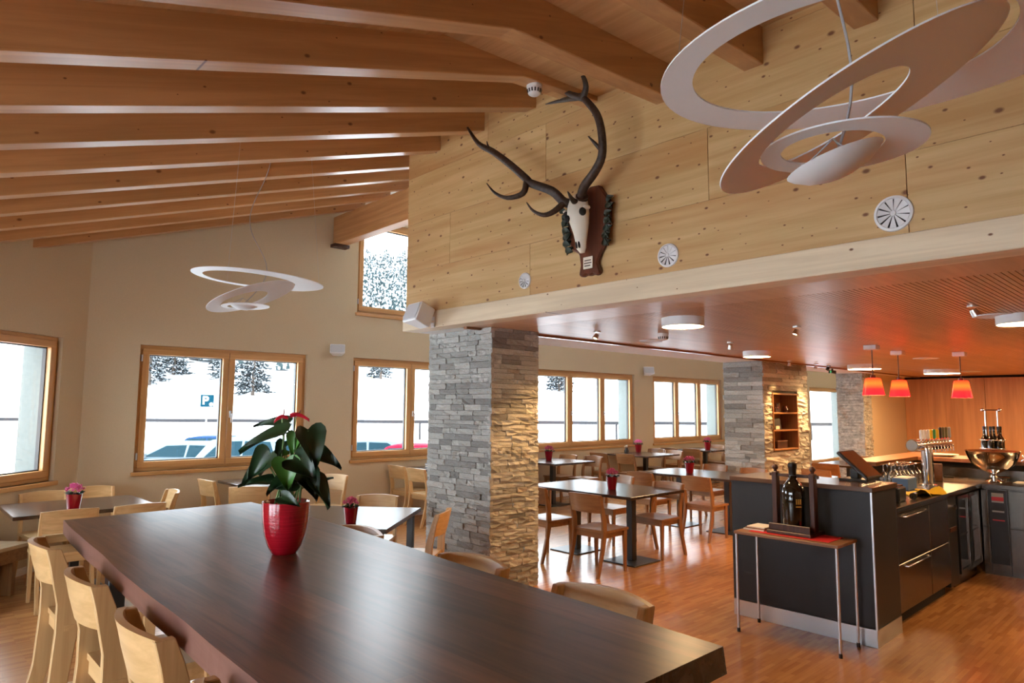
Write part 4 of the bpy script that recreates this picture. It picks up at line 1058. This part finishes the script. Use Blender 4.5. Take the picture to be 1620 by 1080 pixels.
t = unit('cooler_column', 'narrow dark column between the steel drawers and the glass fridge', 'bar unit', (7.46, 1.88, 0))
MB().box(0, 0.30, 0.01, 0.70, 0.06, 0.89).build('body', 'black_plastic', t)
MB().box(0.05, 0.25, 0.0, 0.01, 0.56, 0.60).build('grip', 'rack_wood', t)
MB().tube([(0.15, 0.0, 0.79), (0.15, -0.03, 0.79)], 0.02, 10).build('valve', 'chrome', t, smooth=60)
t = unit('glass_fridge', 'under-counter bottle fridge with dark glass doors in steel frames', 'fridge', (7.78, 1.88, 0))
MB().box(0, 0.84, 0.03, 0.70, 0.10, 0.89).build('body', 'steel', t); MB().box(0, 0.84, 0.06, 0.7, 0, 0.10).build('plinth', 'steel', t)
for x0 in (0.02, 0.44):
    d = MB(); frame_boxes(d, x0, x0+0.39, 0.13, 0.87, 0.035, 0, 0.03); frame_sides(d, x0, x0+0.39, 0.13, 0.87, 0.035, 0, 0.03); d = d.build('door', 'steel', t)
    MB().box(x0+0.03, x0+0.36, 0.012, 0.018, 0.16, 0.84).build('pane', 'bottle_glass', d)
    MB().box(x0+0.03, x0+0.36, 0.008, 0.014, 0.48, 0.50).build('rail', 'steel', d)
# ---- far run facing us
def farunit(label, y0, y1, kind):
    t = unit('steel_cabinet' if kind != 'panel' else 'control_column', label, 'cabinet', (8.66, y0, 0), 'steel units across the bar aisle'); w = y1-y0
    MB().box(0.02, 0.6, 0, w, 0.10, 0.89).build('body', 'steel', t); MB().box(0.03, 0.6, 0, w, 0, 0.10).build('plinth', 'steel', t)
    if kind == 'panel':
        MB().box(0.0, 0.02, 0.005, w-0.005, 0.12, 0.88).build('front_panel', 'black_plastic', t)
        for z, m, q in ((0.83, 'tap_grey', 0.02), (0.79, 'display_red', 0.02), (0.76, 'tap_grey', 0.008), (0.66, 'tap_grey', 0.008), (0.57, 'display_red', 0.006)):
            MB().box(-0.004, 0.0, 0.03, w-0.03, z-q, z+q).build('control', m, t)
    else:
        for z0, z1 in ((0.115, 0.495), (0.51, 0.88)):
            d = MB().box(0.0, 0.02, 0.006, w-0.006, z0, z1).build('drawer', 'steel', t, bevel=0.003)
            MB().box(-0.012, 0.0, 0.01, w-0.01, z1-0.02, z1-0.008).build('lip', 'steel', d)
farunit('narrow stainless filler cabinet in the corner of the bar', 1.815, 1.88, 'box')
farunit('black control column with red display in the steel front', 1.645, 1.81, 'panel')
farunit('stainless drawers right of the black control column', 0.95, 1.64, 'box')
farunit('stainless drawers at the right edge of the picture', 0.25, 0.94, 'box')
farunit('stainless drawers beyond the right edge of the picture', -0.45, 0.24, 'box')
# ---- raised wood ledges
t = unit('bar_ledge', 'raised orange-brown wooden ledge behind the steel sink run', 'ledge', (9.31, 2.0, 0))
MB().box(0, 0.66, -5.0, 0.64, 1.105, 1.15).build('ledge_top', 'bar_top_wood', t, bevel=0.004)
MB().box(0.04, 0.6, -4.98, 0.62, 0.0, 1.04).build('body', 'steel', t); MB().box(0.06, 0.58, -4.98, 0.62, 1.04, 1.105).build('shadow_gap', 'dark_gap', t)
t = unit('guest_counter', 'wooden guest counter behind the beer tap and glasses', 'counter', (7.95, 2.66, 0))
MB().box(0, 2.35, 0, 0.32, 1.105, 1.15).build('countertop', 'bar_top_wood', t, bevel=0.004); MB().box(0.05, 2.3, 0.04, 0.28, 0, 1.105).build('body', 'dark_laminate', t)

# ---- things on the bar
t = unit('order_screen', 'slanted black order screen standing on the dark counter', 'screen', (5.90, 2.14, 1.143))
R = Matrix.Translation((-0.06, -0.17, 0.03)) @ Matrix.Rotation(math.radians(-48), 4, 'X')
b = MB().box(-0.16, 0.16, -0.012, 0.012, 0.0, 0.30); b.v = [tuple(R @ Vector(p)) for p in b.v]; h = b.build('housing', 'black_plastic', t, bevel=0.005)
b = MB().box(-0.145, 0.145, -0.016, -0.011, 0.015, 0.285); b.v = [tuple(R @ Vector(p)) for p in b.v]; b.build('screen', 'screen_glass', h)
MB().box(-0.16, 0.03, -0.15, 0.07, 0, 0.02).box(-0.10, -0.02, -0.06, 0.0, 0.02, 0.10).build('foot', 'black_plastic', t, bevel=0.004)
t = unit('receipt_printer', 'dark receipt printer wedged beside the dark counter', 'printer', (6.42, 2.02, 0.94))
MB().box(-0.08, 0.10, -0.07, 0.09, 0, 0.12).build('body', 'black_plastic', t, bevel=0.01); MB().box(0.0, 0.08, -0.05, 0.06, 0.12, 0.135).build('lid', 'chrome', t)
t = unit('blue_box', 'blue cardboard box on the steel worktop', 'box', (7.45, 2.24, 0.94))
MB().box(-0.13, 0.13, -0.07, 0.07, 0, 0.11).build('carton', 'blue_box', t, bevel=0.004); MB().box(-0.12, 0.12, -0.06, 0.06, 0.11, 0.118).build('lid', 'tap_white', t)
t = unit('cleaning_cloth', 'crumpled yellow cleaning cloth on the steel worktop', 'cloth', (7.20, 1.985, 0.94))
r = random.Random(3); hz = [[0.006+0.055*max(0, math.sin(i*0.9+j*0.5))*max(0, math.sin(j*0.55+0.3))+r.uniform(0, .012) for j in range(9)] for i in range(13)]
MB().slab(lambda u, v: ((u-.5)*0.56+0.03*math.sin(v*7), (v-.5)*0.24+0.04*math.sin(u*9), hz[round(u*12)][round(v*8)]), 12, 8, lambda u, v: (0, 0, -0.004)).build('cloth', 'yellow_cloth', t, smooth=60)
t = unit('steel_shaker', 'small chrome shaker lying in front of the yellow cloth', 'shaker', (6.62, 1.93, 0.94))
MB().tube([(0, 0, 0.03), (0.10, 0.01, 0.03), (0.13, 0.012, 0.03)], [0.03, 0.026, 0.014], 14).build('cup', 'chrome', t, smooth=40); MB().tube([(0.13, .012, .03), (0.16, .014, .03)], [0.014, 0.012], 12).build('cap', 'chrome', t, smooth=40)
# beer tower
t = unit('beer_tap', 'chrome beer tower with a horizontal drum and coloured tap handles', 'beer tap', (8.0, 2.18, 0.94))
MB().lathe([(0, 0), (0.085, 0), (0.085, 0.012), (0.055, 0.02), (0.055, 0.40), (0, 0.40)], 28).build('column', 'chrome', t, smooth=40)
a0, a1 = Vector((-0.27, 0.06, 0.415)), Vector((0.62, -0.02, 0.415))
dr = MB().tube([a0, a1], 0.062, 28).build('drum', 'chrome', t, smooth=40)
dd = (a1-a0).normalized(); MB().tube([a0-dd*0.004, a0-dd*0.001], 0.052, 28).build('end_cap', 'tap_grey', dr, smooth=40)
TM = ['tap_white', 'tap_white', 'tap_white', 'tap_yellow', 'tap_green', 'tap_yellow', 'black_plastic', 'tap_olive', 'tap_olive', 'tap_grey']
for i, mt in enumerate(TM):
    p = a0.lerp(a1, 0.06+0.092*i)
    h = MB().tube([p+Vector((0, -.055, .02)), p+Vector((0, -.075, .06))], 0.007, 8).build('tap', 'chrome', t, smooth=60)
    q = p+Vector((0, -0.07, 0.06)); MB().box(q.x-0.026, q.x+0.026, q.y-0.012, q.y+0.012, q.z, q.z+(0.12 if i > 5 else 0.10)).build('handle', mt, h, bevel=0.008)
    MB().tube([p+Vector((0, -.06, 0)), p+Vector((0, -.10, -.01)), p+Vector((0, -.105, -.07))], 0.007, 8).build('spout', 'chrome', h, smooth=60)
# glasses
gp = thing('wine_glass', 'upturned clear glass among the glasses behind the order screen', 'glass', (0, 0, 0), 0, 'upturned glasses on the steel worktop')
MB().lathe([(0.036, 0), (0.040, 0.05), (0.032, 0.10), (0.006, 0.125), (0.004, 0.19), (0.033, 0.198), (0.033, 0.201), (0.0, 0.201)], 14).build('bowl', 'drink_glass', gp, smooth=60)
k = 0
for i in range(6):
    for j in range(3):
        x, y = 7.78+0.12*i+0.03*j, 2.38+0.088*j
        if (x-8.0)**2+(y-2.18)**2 < 0.02: continue
        o = gp if k == 0 else copy_tree(gp); o.location = (x, y, 0.94); k += 1
# punch bowl
t = unit('punch_bowl', 'big polished metal bowl on a stem standing on the steel worktop', 'bowl', (8.92, 1.80, 0.94))
MB().lathe([(0, 0), (0.085, 0), (0.09, 0.01), (0.06, 0.022), (0.035, 0.035), (0.045, 0.055), (0.03, 0.075), (0.05, 0.10), (0.13, 0.135), (0.20, 0.20), (0.24, 0.285), (0.255, 0.33), (0.262, 0.335), (0.255, 0.338), (0.246, 0.33), (0.23, 0.285), (0.19, 0.205), (0.12, 0.145), (0, 0.12)], 48).build('bowl', 'polished_bowl', t, smooth=40)
MB().tube([(0, -0.26, 0.30), (0, -0.29, 0.27), (0, -0.25, 0.24)], 0.008, 8).build('handle', 'polished_bowl', t, smooth=60)
t = unit('cup_saucer', 'small polished dish beside the foot of the bowl', 'dish', (9.16, 1.76, 0.94))
MB().lathe([(0, 0), (0.03, 0), (0.035, 0.02), (0.075, 0.04), (0.07, 0.043), (0.03, 0.026), (0, 0.024)], 24).build('dish', 'polished_bowl', t, smooth=40)
t = unit('paper_sheet', 'cream paper sheets lying on the steel worktop at the right edge', 'paper', (9.0, 1.50, 0.94))
MB().box(-0.12, 0.14, -0.16, 0.10, 0, 0.006).box(-0.10, 0.12, -0.12, 0.13, 0.006, 0.010).build('sheets', 'paper', t)
t = unit('bar_knife', 'knife lying on the steel worktop in front of the ledge', 'knife', (9.1, 2.10, 0.94))
MB().box(0, 0.02, -0.02, 0.12, 0.002, 0.012).build('blade', 'chrome', t); MB().box(-0.004, 0.024, 0.12, 0.22, 0, 0.018).build('grip', 'black_plastic', t, bevel=0.003)
t = unit('cutting_board', 'wooden board behind the beer tower', 'board', (8.55, 2.28, 0.94))
MB().box(-0.015, 0.015, -0.09, 0.09, 0, 0.19).build('board', 'bar_top_wood', t, bevel=0.004); MB().box(0.016, 0.05, -0.05, 0.05, 0, 0.16).build('stand', 'black_plastic', t)
t = unit('dinner_plate', 'white oval plate on the wooden ledge', 'plate', (9.62, 2.48, 1.15))
MB().lathe([(0, 0), (0.12, 0), (0.19, 0.022), (0.195, 0.027), (0.12, 0.008), (0, 0.006)], 32).build('plate', 'plaque', t, smooth=40)
# spirits carousel
t = unit('bottle_rack', 'chrome spirits stand with dark bottles behind the punch bowl', 'bottle rack', (9.62, 1.93, 1.15))
MB().lathe([(0, 0), (0.14, 0), (0.14, 0.02), (0, 0.025)], 28).build('base', 'chrome', t, smooth=40)
for sy in (-0.06, 0.06): MB().tube([(0, sy, 0.02), (0, sy, 0.56)], 0.008, 8).build('rod', 'chrome', t, smooth=60); MB().ball((0, sy*1.4, 0.57), 0.022, 12, 8).build('knob', 'chrome', t, smooth=60)
MB().tube([(0, -0.09, 0.57), (0, 0.09, 0.57)], 0.006, 8).build('crossbar', 'rack_wood', t)
for z in (0.12, 0.22): MB().tube([(0.13*math.cos(a*PI/12), 0.13*math.sin(a*PI/12), z) for a in range(25)], 0.006, 6, False).build('ring', 'chrome', t, smooth=60)
for i, a in enumerate((0.0, 0.95, 2.19, 3.14, 4.09, 5.33)):
    bt = unit('spirit_bottle', 'dark spirits bottle standing in the chrome stand', 'bottle', (9.62+0.085*math.cos(a), 1.93+0.085*math.sin(a), 1.176), 'spirits bottles in the chrome stand')
    MB().lathe([(0, 0), (0.036, 0), (0.038, 0.01), (0.038, 0.20), (0.015, 0.25), (0.014, 0.31), (0, 0.31)], 16).build('glass', 'bottle_glass', bt, smooth=40)
    MB().lathe([(0.016, 0.31), (0.017, 0.35), (0, 0.355)], 12).build('pourer', 'black_plastic', bt, smooth=40)
t = unit('coffee_grinder', 'dark boxy grinder at the right edge on the wooden ledge', 'grinder', (9.62, 1.42, 1.15))
MB().box(-0.08, 0.08, -0.08, 0.08, 0, 0.16).build('body', 'black_plastic', t, bevel=0.01); MB().lathe([(0.07, 0.16), (0.09, 0.22), (0, 0.22)], 20).build('hopper', 'drink_glass', t, smooth=40)

# ---- console table with the big wine bottle
t = unit('console_table', 'small wooden side table on thin metal legs in front of the dark counter', 'side table', (5.17, 2.34, 0))
MB().box(-0.18, 0.18, -0.395, 0.395, 0.742, 0.765).build('tabletop', 'console_wood', t, bevel=0.003)
for a in (-1, 1):
    for b in (-1, 1):
        lg = MB().tube([(a*0.165, b*0.38, 0.02), (a*0.165, b*0.38, 0.742)], 0.0105, 10).build('leg', 'alu', t, smooth=60)
        MB().tube([(a*0.165, b*0.38, 0.0), (a*0.165, b*0.38, 0.03)], 0.013, 10).build('foot', 'black_plastic', lg, smooth=60)
t = unit('table_runner', 'red cloth runner on the small side table', 'runner', (5.18, 2.33, 0.765))
MB().box(-0.13, 0.14, -0.30, 0.31, 0, 0.003).build('cloth', 'red_cloth', t)
t = unit('bottle_cradle', 'dark carved wooden cradle holding the oversized wine bottle', 'bottle cradle', (5.22, 2.345, 0.768))
MB().box(-0.13, 0.13, -0.17, 0.17, 0, 0.025).build('base', 'rack_wood', t, bevel=0.004)
for b in (-1, 1):
    p = MB().box(-0.03, 0.03, b*0.145-0.02, b*0.145+0.02, 0.025, 0.46).build('upright', 'rack_wood', t, bevel=0.004)
    MB().lathe([(0, 0), (0.014, 0), (0.012, 0.012), (0.022, 0.025), (0.024, 0.036), (0.015, 0.052), (0, 0.056)], 14, (0, b*0.145, 0.46)).build('finial', 'rack_wood', p, smooth=50)
MB().box(-0.012, 0.012, -0.19, 0.19, 0.425, 0.45).build('crossbar', 'rack_wood', t, bevel=0.003); MB().box(-0.11, -0.09, -0.16, 0.16, 0.025, 0.075).build('lower_rail', 'rack_wood', t, bevel=0.003)
t = unit('wine_bottle', 'oversized dark wine bottle with a small gold label', 'bottle', (5.20, 2.345, 0.793))
MB().lathe([(0, 0), (0.078, 0), (0.083, 0.01), (0.085, 0.285), (0.079, 0.325), (0.052, 0.362), (0.031, 0.385), (0.027, 0.42), (0.026, 0.47), (0, 0.47)], 32).build('glass', 'bottle_glass', t, smooth=40)
MB().lathe([(0.0275, 0.41), (0.029, 0.47), (0.033, 0.475), (0.033, 0.505), (0.02, 0.515), (0, 0.515)], 24).build('capsule', 'black_plastic', t, smooth=40)
lb = MB()
for i in range(3):
    for z0, z1 in ((0.205, 0.245),):
        a = -2.28+0.16*(i-1)*1.1; c, s = math.cos(a), math.sin(a); e = (-s, c)
        q = [(0.0856*c+e[0]*w, 0.0856*s+e[1]*w) for w in (-0.005, 0.005)]
        lb.hexa([(q[0][0], q[0][1], z0), (q[1][0], q[1][1], z0), (q[1][0]+c*.002, q[1][1]+s*.002, z0), (q[0][0]+c*.002, q[0][1]+s*.002, z0), (q[0][0], q[0][1], z1), (q[1][0], q[1][1], z1), (q[1][0]+c*.002, q[1][1]+s*.002, z1), (q[0][0]+c*.002, q[0][1]+s*.002, z1)])
for i in range(-3, 4):
    a = -2.28+0.07*i; c, s = math.cos(a), math.sin(a); e = (-s, c)
    q = [(0.0856*c+e[0]*w, 0.0856*s+e[1]*w) for w in (-0.0032, 0.0032)]; z0, z1 = 0.182, 0.192
    lb.hexa([(q[0][0], q[0][1], z0), (q[1][0], q[1][1], z0), (q[1][0]+c*.002, q[1][1]+s*.002, z0), (q[0][0]+c*.002, q[0][1]+s*.002, z0), (q[0][0], q[0][1], z1), (q[1][0], q[1][1], z1), (q[1][0]+c*.002, q[1][1]+s*.002, z1), (q[0][0]+c*.002, q[0][1]+s*.002, z1)])
lb.build('label', 'gold', t)
t = unit('napkin_stack', 'stack of folded paper napkins at the left end of the side table', 'napkins', (5.20, 2.625, 0.768))
for i, m in enumerate(('paper', 'console_wood', 'paper')):
    MB().box(-0.10+0.01*i, 0.08+0.01*i, -0.085, 0.085-0.01*i, 0.009*i, 0.009*i+0.008).build('napkin', m, t)

# ---- recessed shelf on the far pillar and what stands on it
t = unit('wall_shelf', 'wooden shelf box with three compartments set in the far pillar', 'shelf', (10.40, 5.27, 1.05))
MB().box(0.001, 0.899, -0.012, 0.0, 0.001, 0.919).build('back_panel', 'console_wood', t)
for x in (0.001, 0.874): MB().box(x, x+0.025, -0.305, -0.012, 0.001, 0.919).build('side', 'oak_chair', t, bevel=0.003)
for z in (0.001, 0.305, 0.585, 0.894): MB().box(0.026, 0.874, -0.305, -0.012, z, z+0.025).build('shelf_board', 'oak_chair_wide', t, bevel=0.003)
def small(name, label, cat, x, z, prof, mat, n=16):
    o = unit(name, label, cat, (x, 5.06, z)); MB().lathe(prof, n).build('body', mat, o, smooth=40); return o
small('red_vase', 'tall red vase in the top shelf compartment', 'vase', 10.53, 1.66, [(0, 0), (0.04, 0), (0.045, 0.02), (0.03, 0.14), (0.035, 0.22), (0, 0.22)], 'red_pot')
small('glass_jug', 'clear glass jug in the top shelf compartment', 'jug', 10.75, 1.66, [(0, 0), (0.05, 0), (0.055, 0.08), (0.045, 0.13), (0.05, 0.15), (0.046, 0.15), (0.04, 0.12), (0, 0.02)], 'drink_glass')
small('small_urn', 'small brown urn in the top shelf compartment', 'urn', 11.02, 1.66, [(0, 0), (0.03, 0), (0.05, 0.05), (0.03, 0.09), (0.04, 0.11), (0, 0.11)], 'trophy_wood')
o = unit('red_panel', 'flat red panel standing behind the red vase', 'book', (10.62, 5.245, 1.66)); MB().box(-0.16, 0.16, -0.006, 0.006, 0, 0.21).build('cover', 'red_box', o, bevel=0.002)  # plain red panel at the back of the compartment
o = unit('coffee_bag', 'black coffee bag in the middle shelf compartment', 'bag', (10.72, 5.08, 1.38)); MB().hexa([(-.13, -.04, 0), (.13, -.04, 0), (.13, .04, 0), (-.13, .04, 0), (-.15, -.012, .18), (.12, -.012, .19), (.12, .012, .19), (-.15, .012, .18)]).build('bag', 'black_plastic', o, bevel=0.01); MB().box(-0.10, 0.02, -0.052, -0.041, 0.01, 0.06).build('tag', 'plaque', o)
o = unit('wicker_box', 'small brown box in the lowest shelf compartment', 'box', (10.85, 5.08, 1.076)); MB().box(-0.18, 0.18, -0.045, 0.045, 0, 0.11).build('box', 'rack_wood', o, bevel=0.006); MB().box(-0.185, 0.185, -0.05, 0.05, 0.11, 0.125).build('lid', 'console_wood', o, bevel=0.004)

# ---- newspapers on the table under the second window
t = unit('newspaper_pile', 'loose pile of newspapers on the table by the near pillar', 'newspapers', (6.55, 8.55, 0.77))
for i in range(5):
    b = MB().box(-0.20, 0.20, -0.15, 0.15, 0.014*i, 0.014*i+0.012); M = Matrix.Rotation(0.25*math.sin(i*2.1), 4, 'Z'); b.v = [tuple(M @ Vector(p)) for p in b.v]; b.build('newspaper', 'newsprint' if i % 2 == 0 else 'paper', t)

# ================================================================== OUTSIDE
def hnoise(a, r): return 0.06*math.sin(a*7+1)+0.04*math.sin(a*17+r*.01)+0.03*math.sin(r*0.05+a*5)
def ground_z(a, r):
    if r < 45: return -0.9
    if r < 120: s = (r-45)/75; return -0.9+8.0*s*s*(1+hnoise(a, r))
    s = min(1, (r-120)/210); return 7.1+53*s*(1+hnoise(a, r))
g = MB(); na, nr = 96, 34; rs = [2.0]+[20*(1.0+i*0.3) for i in range(nr)]
rs = [0.5, 12, 25, 35, 45, 52, 60, 70, 80, 90, 100, 110, 120, 130, 140, 155, 170, 185, 200, 220, 240, 260, 280, 300, 320, 335, 420, 600]
vs = [(r*math.cos(2*PI*i/na), r*math.sin(2*PI*i/na), ground_z(2*PI*i/na, r)) for i in range(na) for r in rs]
k = len(rs); g.add(vs, [(i*k+j, ((i+1) % na)*k+j, ((i+1) % na)*k+j+1, i*k+j+1) for i in range(na) for j in range(k-1)])
go = tag(g.build('snow_ground', 'snow', smooth=60), 'snow covered ground and hillside outside the windows', 'ground', kind='structure')

def snow_tree_mat(name, dark, amount, scale):
    m = NT(name); v = m.coords(); n = m.add('ShaderNodeTexNoise', Scale=scale, Detail=3); m.link(v, n.inputs['Vector'])
    m.col(m.ramp(n.outputs['Fac'], [(amount-0.06, dark), (amount+0.06, (0.75, 0.8, 0.84))])); m.set(Roughness=0.9, Specular_IOR_Level=0.0)
snow_tree_mat('forest', (0.016, 0.026, 0.028), 0.57, 1.5); snow_tree_mat('frosted_tree', (0.022, 0.029, 0.032), 0.60, 3.5)
fo = MB(); r = random.Random(21)
for i in range(5200):
    a = math.radians(r.uniform(8, 96)); rr = 122+215*r.random()**0.8
    if rr < 150 and r.random() < 0.55: continue
    x, y = rr*math.cos(a), rr*math.sin(a); z = ground_z(a, rr)-0.8; h = r.uniform(8, 15); w = h*r.uniform(.15, .22); o = r.uniform(0, 6)
    for b, t_, q in ((0.08, 0.62, 1.0), (0.38, 1.0, 0.66)):
        fo.add([(x+w*q*math.cos(o+s*PI/3)*(1 if s % 2 else .72), y+w*q*math.sin(o+s*PI/3)*(1 if s % 2 else .72), z+h*b) for s in range(6)]+[(x, y, z+h*t_)], [(s, (s+1) % 6, 6) for s in range(6)])
tag(fo.build('forest', 'forest'), 'snowy conifer forest covering the mountainside', 'forest', kind='stuff')

def tree(label, x, y, h, w, seed):
    a, rr = math.atan2(y, x), math.hypot(x, y); r = random.Random(seed)
    t = thing('larch_tree', label, 'tree', (x, y, ground_z(a, rr)-0.1), 0, 'single trees on the snowfield')
    MB().tube([(0, 0, 0), (0.05, 0, h*0.5), (0, 0, h)], [0.02*h, 0.013*h, 0.003*h], 7).build('trunk', 'bark', t)
    b = MB()
    for i in range(480):
        f = r.uniform(0.05, 1)**1.0; q = w*(1.02-f)*r.uniform(.5, 1.15)+0.1; an = r.uniform(0, 2*PI); z = f*h
        d = Vector((math.cos(an), math.sin(an), r.uniform(-.25, .1))); e = Vector((-d.y, d.x, 0))
        p = Vector((0, 0, z)); s = 0.07+0.06*q
        b.add([p+e*0.04, p+d*q*.55+e*s+Vector((0, 0, .12)), p+d*q+Vector((0, 0, -.1)), p+d*q*.55-e*s, p+d*q*.5+Vector((0, 0, -.25))], [(0, 1, 2, 3), (0, 1, 4), (2, 3, 4)])
    b.build('branches', 'frosted_tree', t)
tree('frosted larch seen in the right pane of the first window', 37.0, 90.0, 12.5, 3.4, 1)
tree('frosted larch in the left pane of the first window beside the forest edge', 33.5, 112.0, 14, 3.6, 2)
tree('smaller frosted larch in the left pane, left of the parking sign', 28.5, 106.0, 14, 3.8, 3)
tree('frosted tree at the top of the first window, right of its left pane', 39.0, 106.0, 14.0, 3.4, 4)
tree('frosted tree behind the second window, left pane', 62.0, 98.0, 11.0, 3.0, 5)
tree('frosted tree behind the second window near the mullion', 70.0, 90.0, 11.5, 2.8, 6)
tree('frosted tree at the top of the first three-light window', 76.0, 70.0, 10.5, 2.8, 7)

# guard rail by the road
t = thing('guard_rail', 'dark guard rail running across the snowfield by the road', 'guard rail', (17, 57, ground_z(1.2, 60)))
A, B = Vector((-14.0, 83.0, 0)), Vector((66.0, 10.0, 0))
for i in range(-4, 34):
    p = A.lerp(B, i/36.0)
    q = A.lerp(B, (i+1)/36.0)
    l0, l1 = p-t.location, q-t.location
    z = 0.55-t.location.z
    MB().beam((l0.x, l0.y, z), (l1.x, l1.y, z), 0.12, 0.26).build('rail', 'rail_grey', t)
    if i % 5 == 0: MB().box(l0.x-0.06, l0.x+0.06, l0.y-0.06, l0.y+0.06, -2.0, z).build('post', 'rail_grey', t)

# parking sign
t = thing('parking_sign', 'blue and white parking sign with a small disc symbol on a post', 'sign', (12.25, 35.4, -0.9), math.radians(-19))
MB().tube([(0, 0.06, 0), (0, 0.06, 3.1)], 0.03, 8).build('post', 'sign_white', t)
pl = MB().box(-0.31, 0.31, -0.02, 0.02, 2.53, 3.15).build('plate', 'sign_blue', t)
fc = bpy.data.curves.new('letter', 'FONT'); fc.body = 'P'; fc.size = 0.58; fc.extrude = 0.004; fc.offset = 0.012; fc.materials.append(MATS['sign_white'])
tmp = bpy.data.objects.new('letter_curve', fc); COL.objects.link(tmp); bpy.context.view_layer.update()
lm = bpy.data.meshes.new_from_object(tmp.evaluated_get(bpy.context.evaluated_depsgraph_get())); bpy.data.objects.remove(tmp); bpy.data.curves.remove(fc)
fo_ = bpy.data.objects.new('letter', lm); COL.objects.link(fo_); fo_.parent = t; fo_.location = (-0.23, -0.026, 2.66); fo_.rotation_euler = (PI/2, 0, 0)
MB().tube([(0.19, -0.03, 2.66), (0.19, -0.02, 2.66)], 0.085, 20).build('disc_symbol', 'sign_white', t)

def car(label, x, y, rz, paint, h=1.45, L=4.3, z=-0.9):
    t = thing('parked_car', label, 'car', (x, y, z), rz, 'cars parked outside')
    W = 0.86
    body = [(-L/2, .35), (-L/2+.05, .80), (-L*.36, .92), (L*.22, .92), (L/2-.1, .76), (L/2, .55), (L/2-.02, .32)]
    MB().prism(body, lambda a, b: (a, -W, b), lambda a, b: (a, W, b)).build('body', paint, t, bevel=0.06)
    cab = [(-L*.40, .90), (-L*.31, h-.06), (-L*.22, h), (L*.04, h), (L*.12, h-.06), (L*.25, .90)]
    cb = MB().prism(cab, lambda a, b: (a, -W+0.02+0.20*(b-.9)/(h-.9), b), lambda a, b: (a, W-0.02-0.20*(b-.9)/(h-.9), b)).build('cabin', paint, t, bevel=0.04)
    for sg in (-1, 1):
        for w in ([(-L*.355, .95), (-L*.29, h-.10), (-L*.12, h-.08), (-L*.11, .95)], [(-L*.095, .95), (-L*.10, h-.08), (L*.045, h-.10), (L*.19, .95)]):
            f = lambda a, b, o: (a, sg*(W-0.02-0.20*(b-.9)/(h-.9)+o), b)
            MB().prism(w, lambda a, b: f(a, b, -0.01), lambda a, b: f(a, b, 0.012)).build('side_window', 'car_glass', cb)
        for xx in (-L*.31, L*.31):
            MB().tube([(xx, sg*(W-.2), .31), (xx, sg*(W+.01), .31)], 0.31, 18).build('wheel', 'tyre', t)
        MB().box(L*.17, L*.20, sg*(W+0.05)-0.07, sg*(W+0.05)+0.07, .93, 1.05).build('mirror', paint, t)
    MB().hexa([(L*.235, -.66, .95), (L*.235, .66, .95), (L*.225, .66, .93), (L*.225, -.66, .93), (L*.118, -.60, h-.09), (L*.118, .60, h-.09), (L*.10, .6, h-.09), (L*.10, -.6, h-.09)]).build('windscreen', 'car_glass', cb)
    MB().hexa([(-L*.39, -.64, .96), (-L*.39, .64, .96), (-L*.38, .64, .94), (-L*.38, -.64, .94), (-L*.322, -.58, h-.11), (-L*.322, .58, h-.11), (-L*.30, .58, h-.11), (-L*.30, -.58, h-.11)]).build('rear_window', 'car_glass', cb)
RC = -math.atan2(0.686, 0.727)
car('pale silver car, roof showing at the bottom of the left pane of the first window', 7.6, 24.1, RC+PI+0.05, 'car_silver', 1.40, 4.4)
car('dark blue car beside the silver one behind the first window', 10.2, 27.4, RC+0.1, 'car_blue', 1.42, 3.9)
car('pale teal van-like car behind the houseplant leaves', 7.9, 20.2, RC+PI, 'car_silver', 1.68, 4.2)
car('white-grey saloon in the left pane of the second window', 13.7, 21.3, RC+0.05, 'car_silver', 1.42, 4.5)
car('pale green car bonnet low in the second window', 9.9, 15.4, RC+PI/2, 'car_teal', 1.36, 4.0)
car('red car at the right pane of the second window beside the pillar', 13.2, 18.0, RC, 'car_red', 1.40, 3.9)
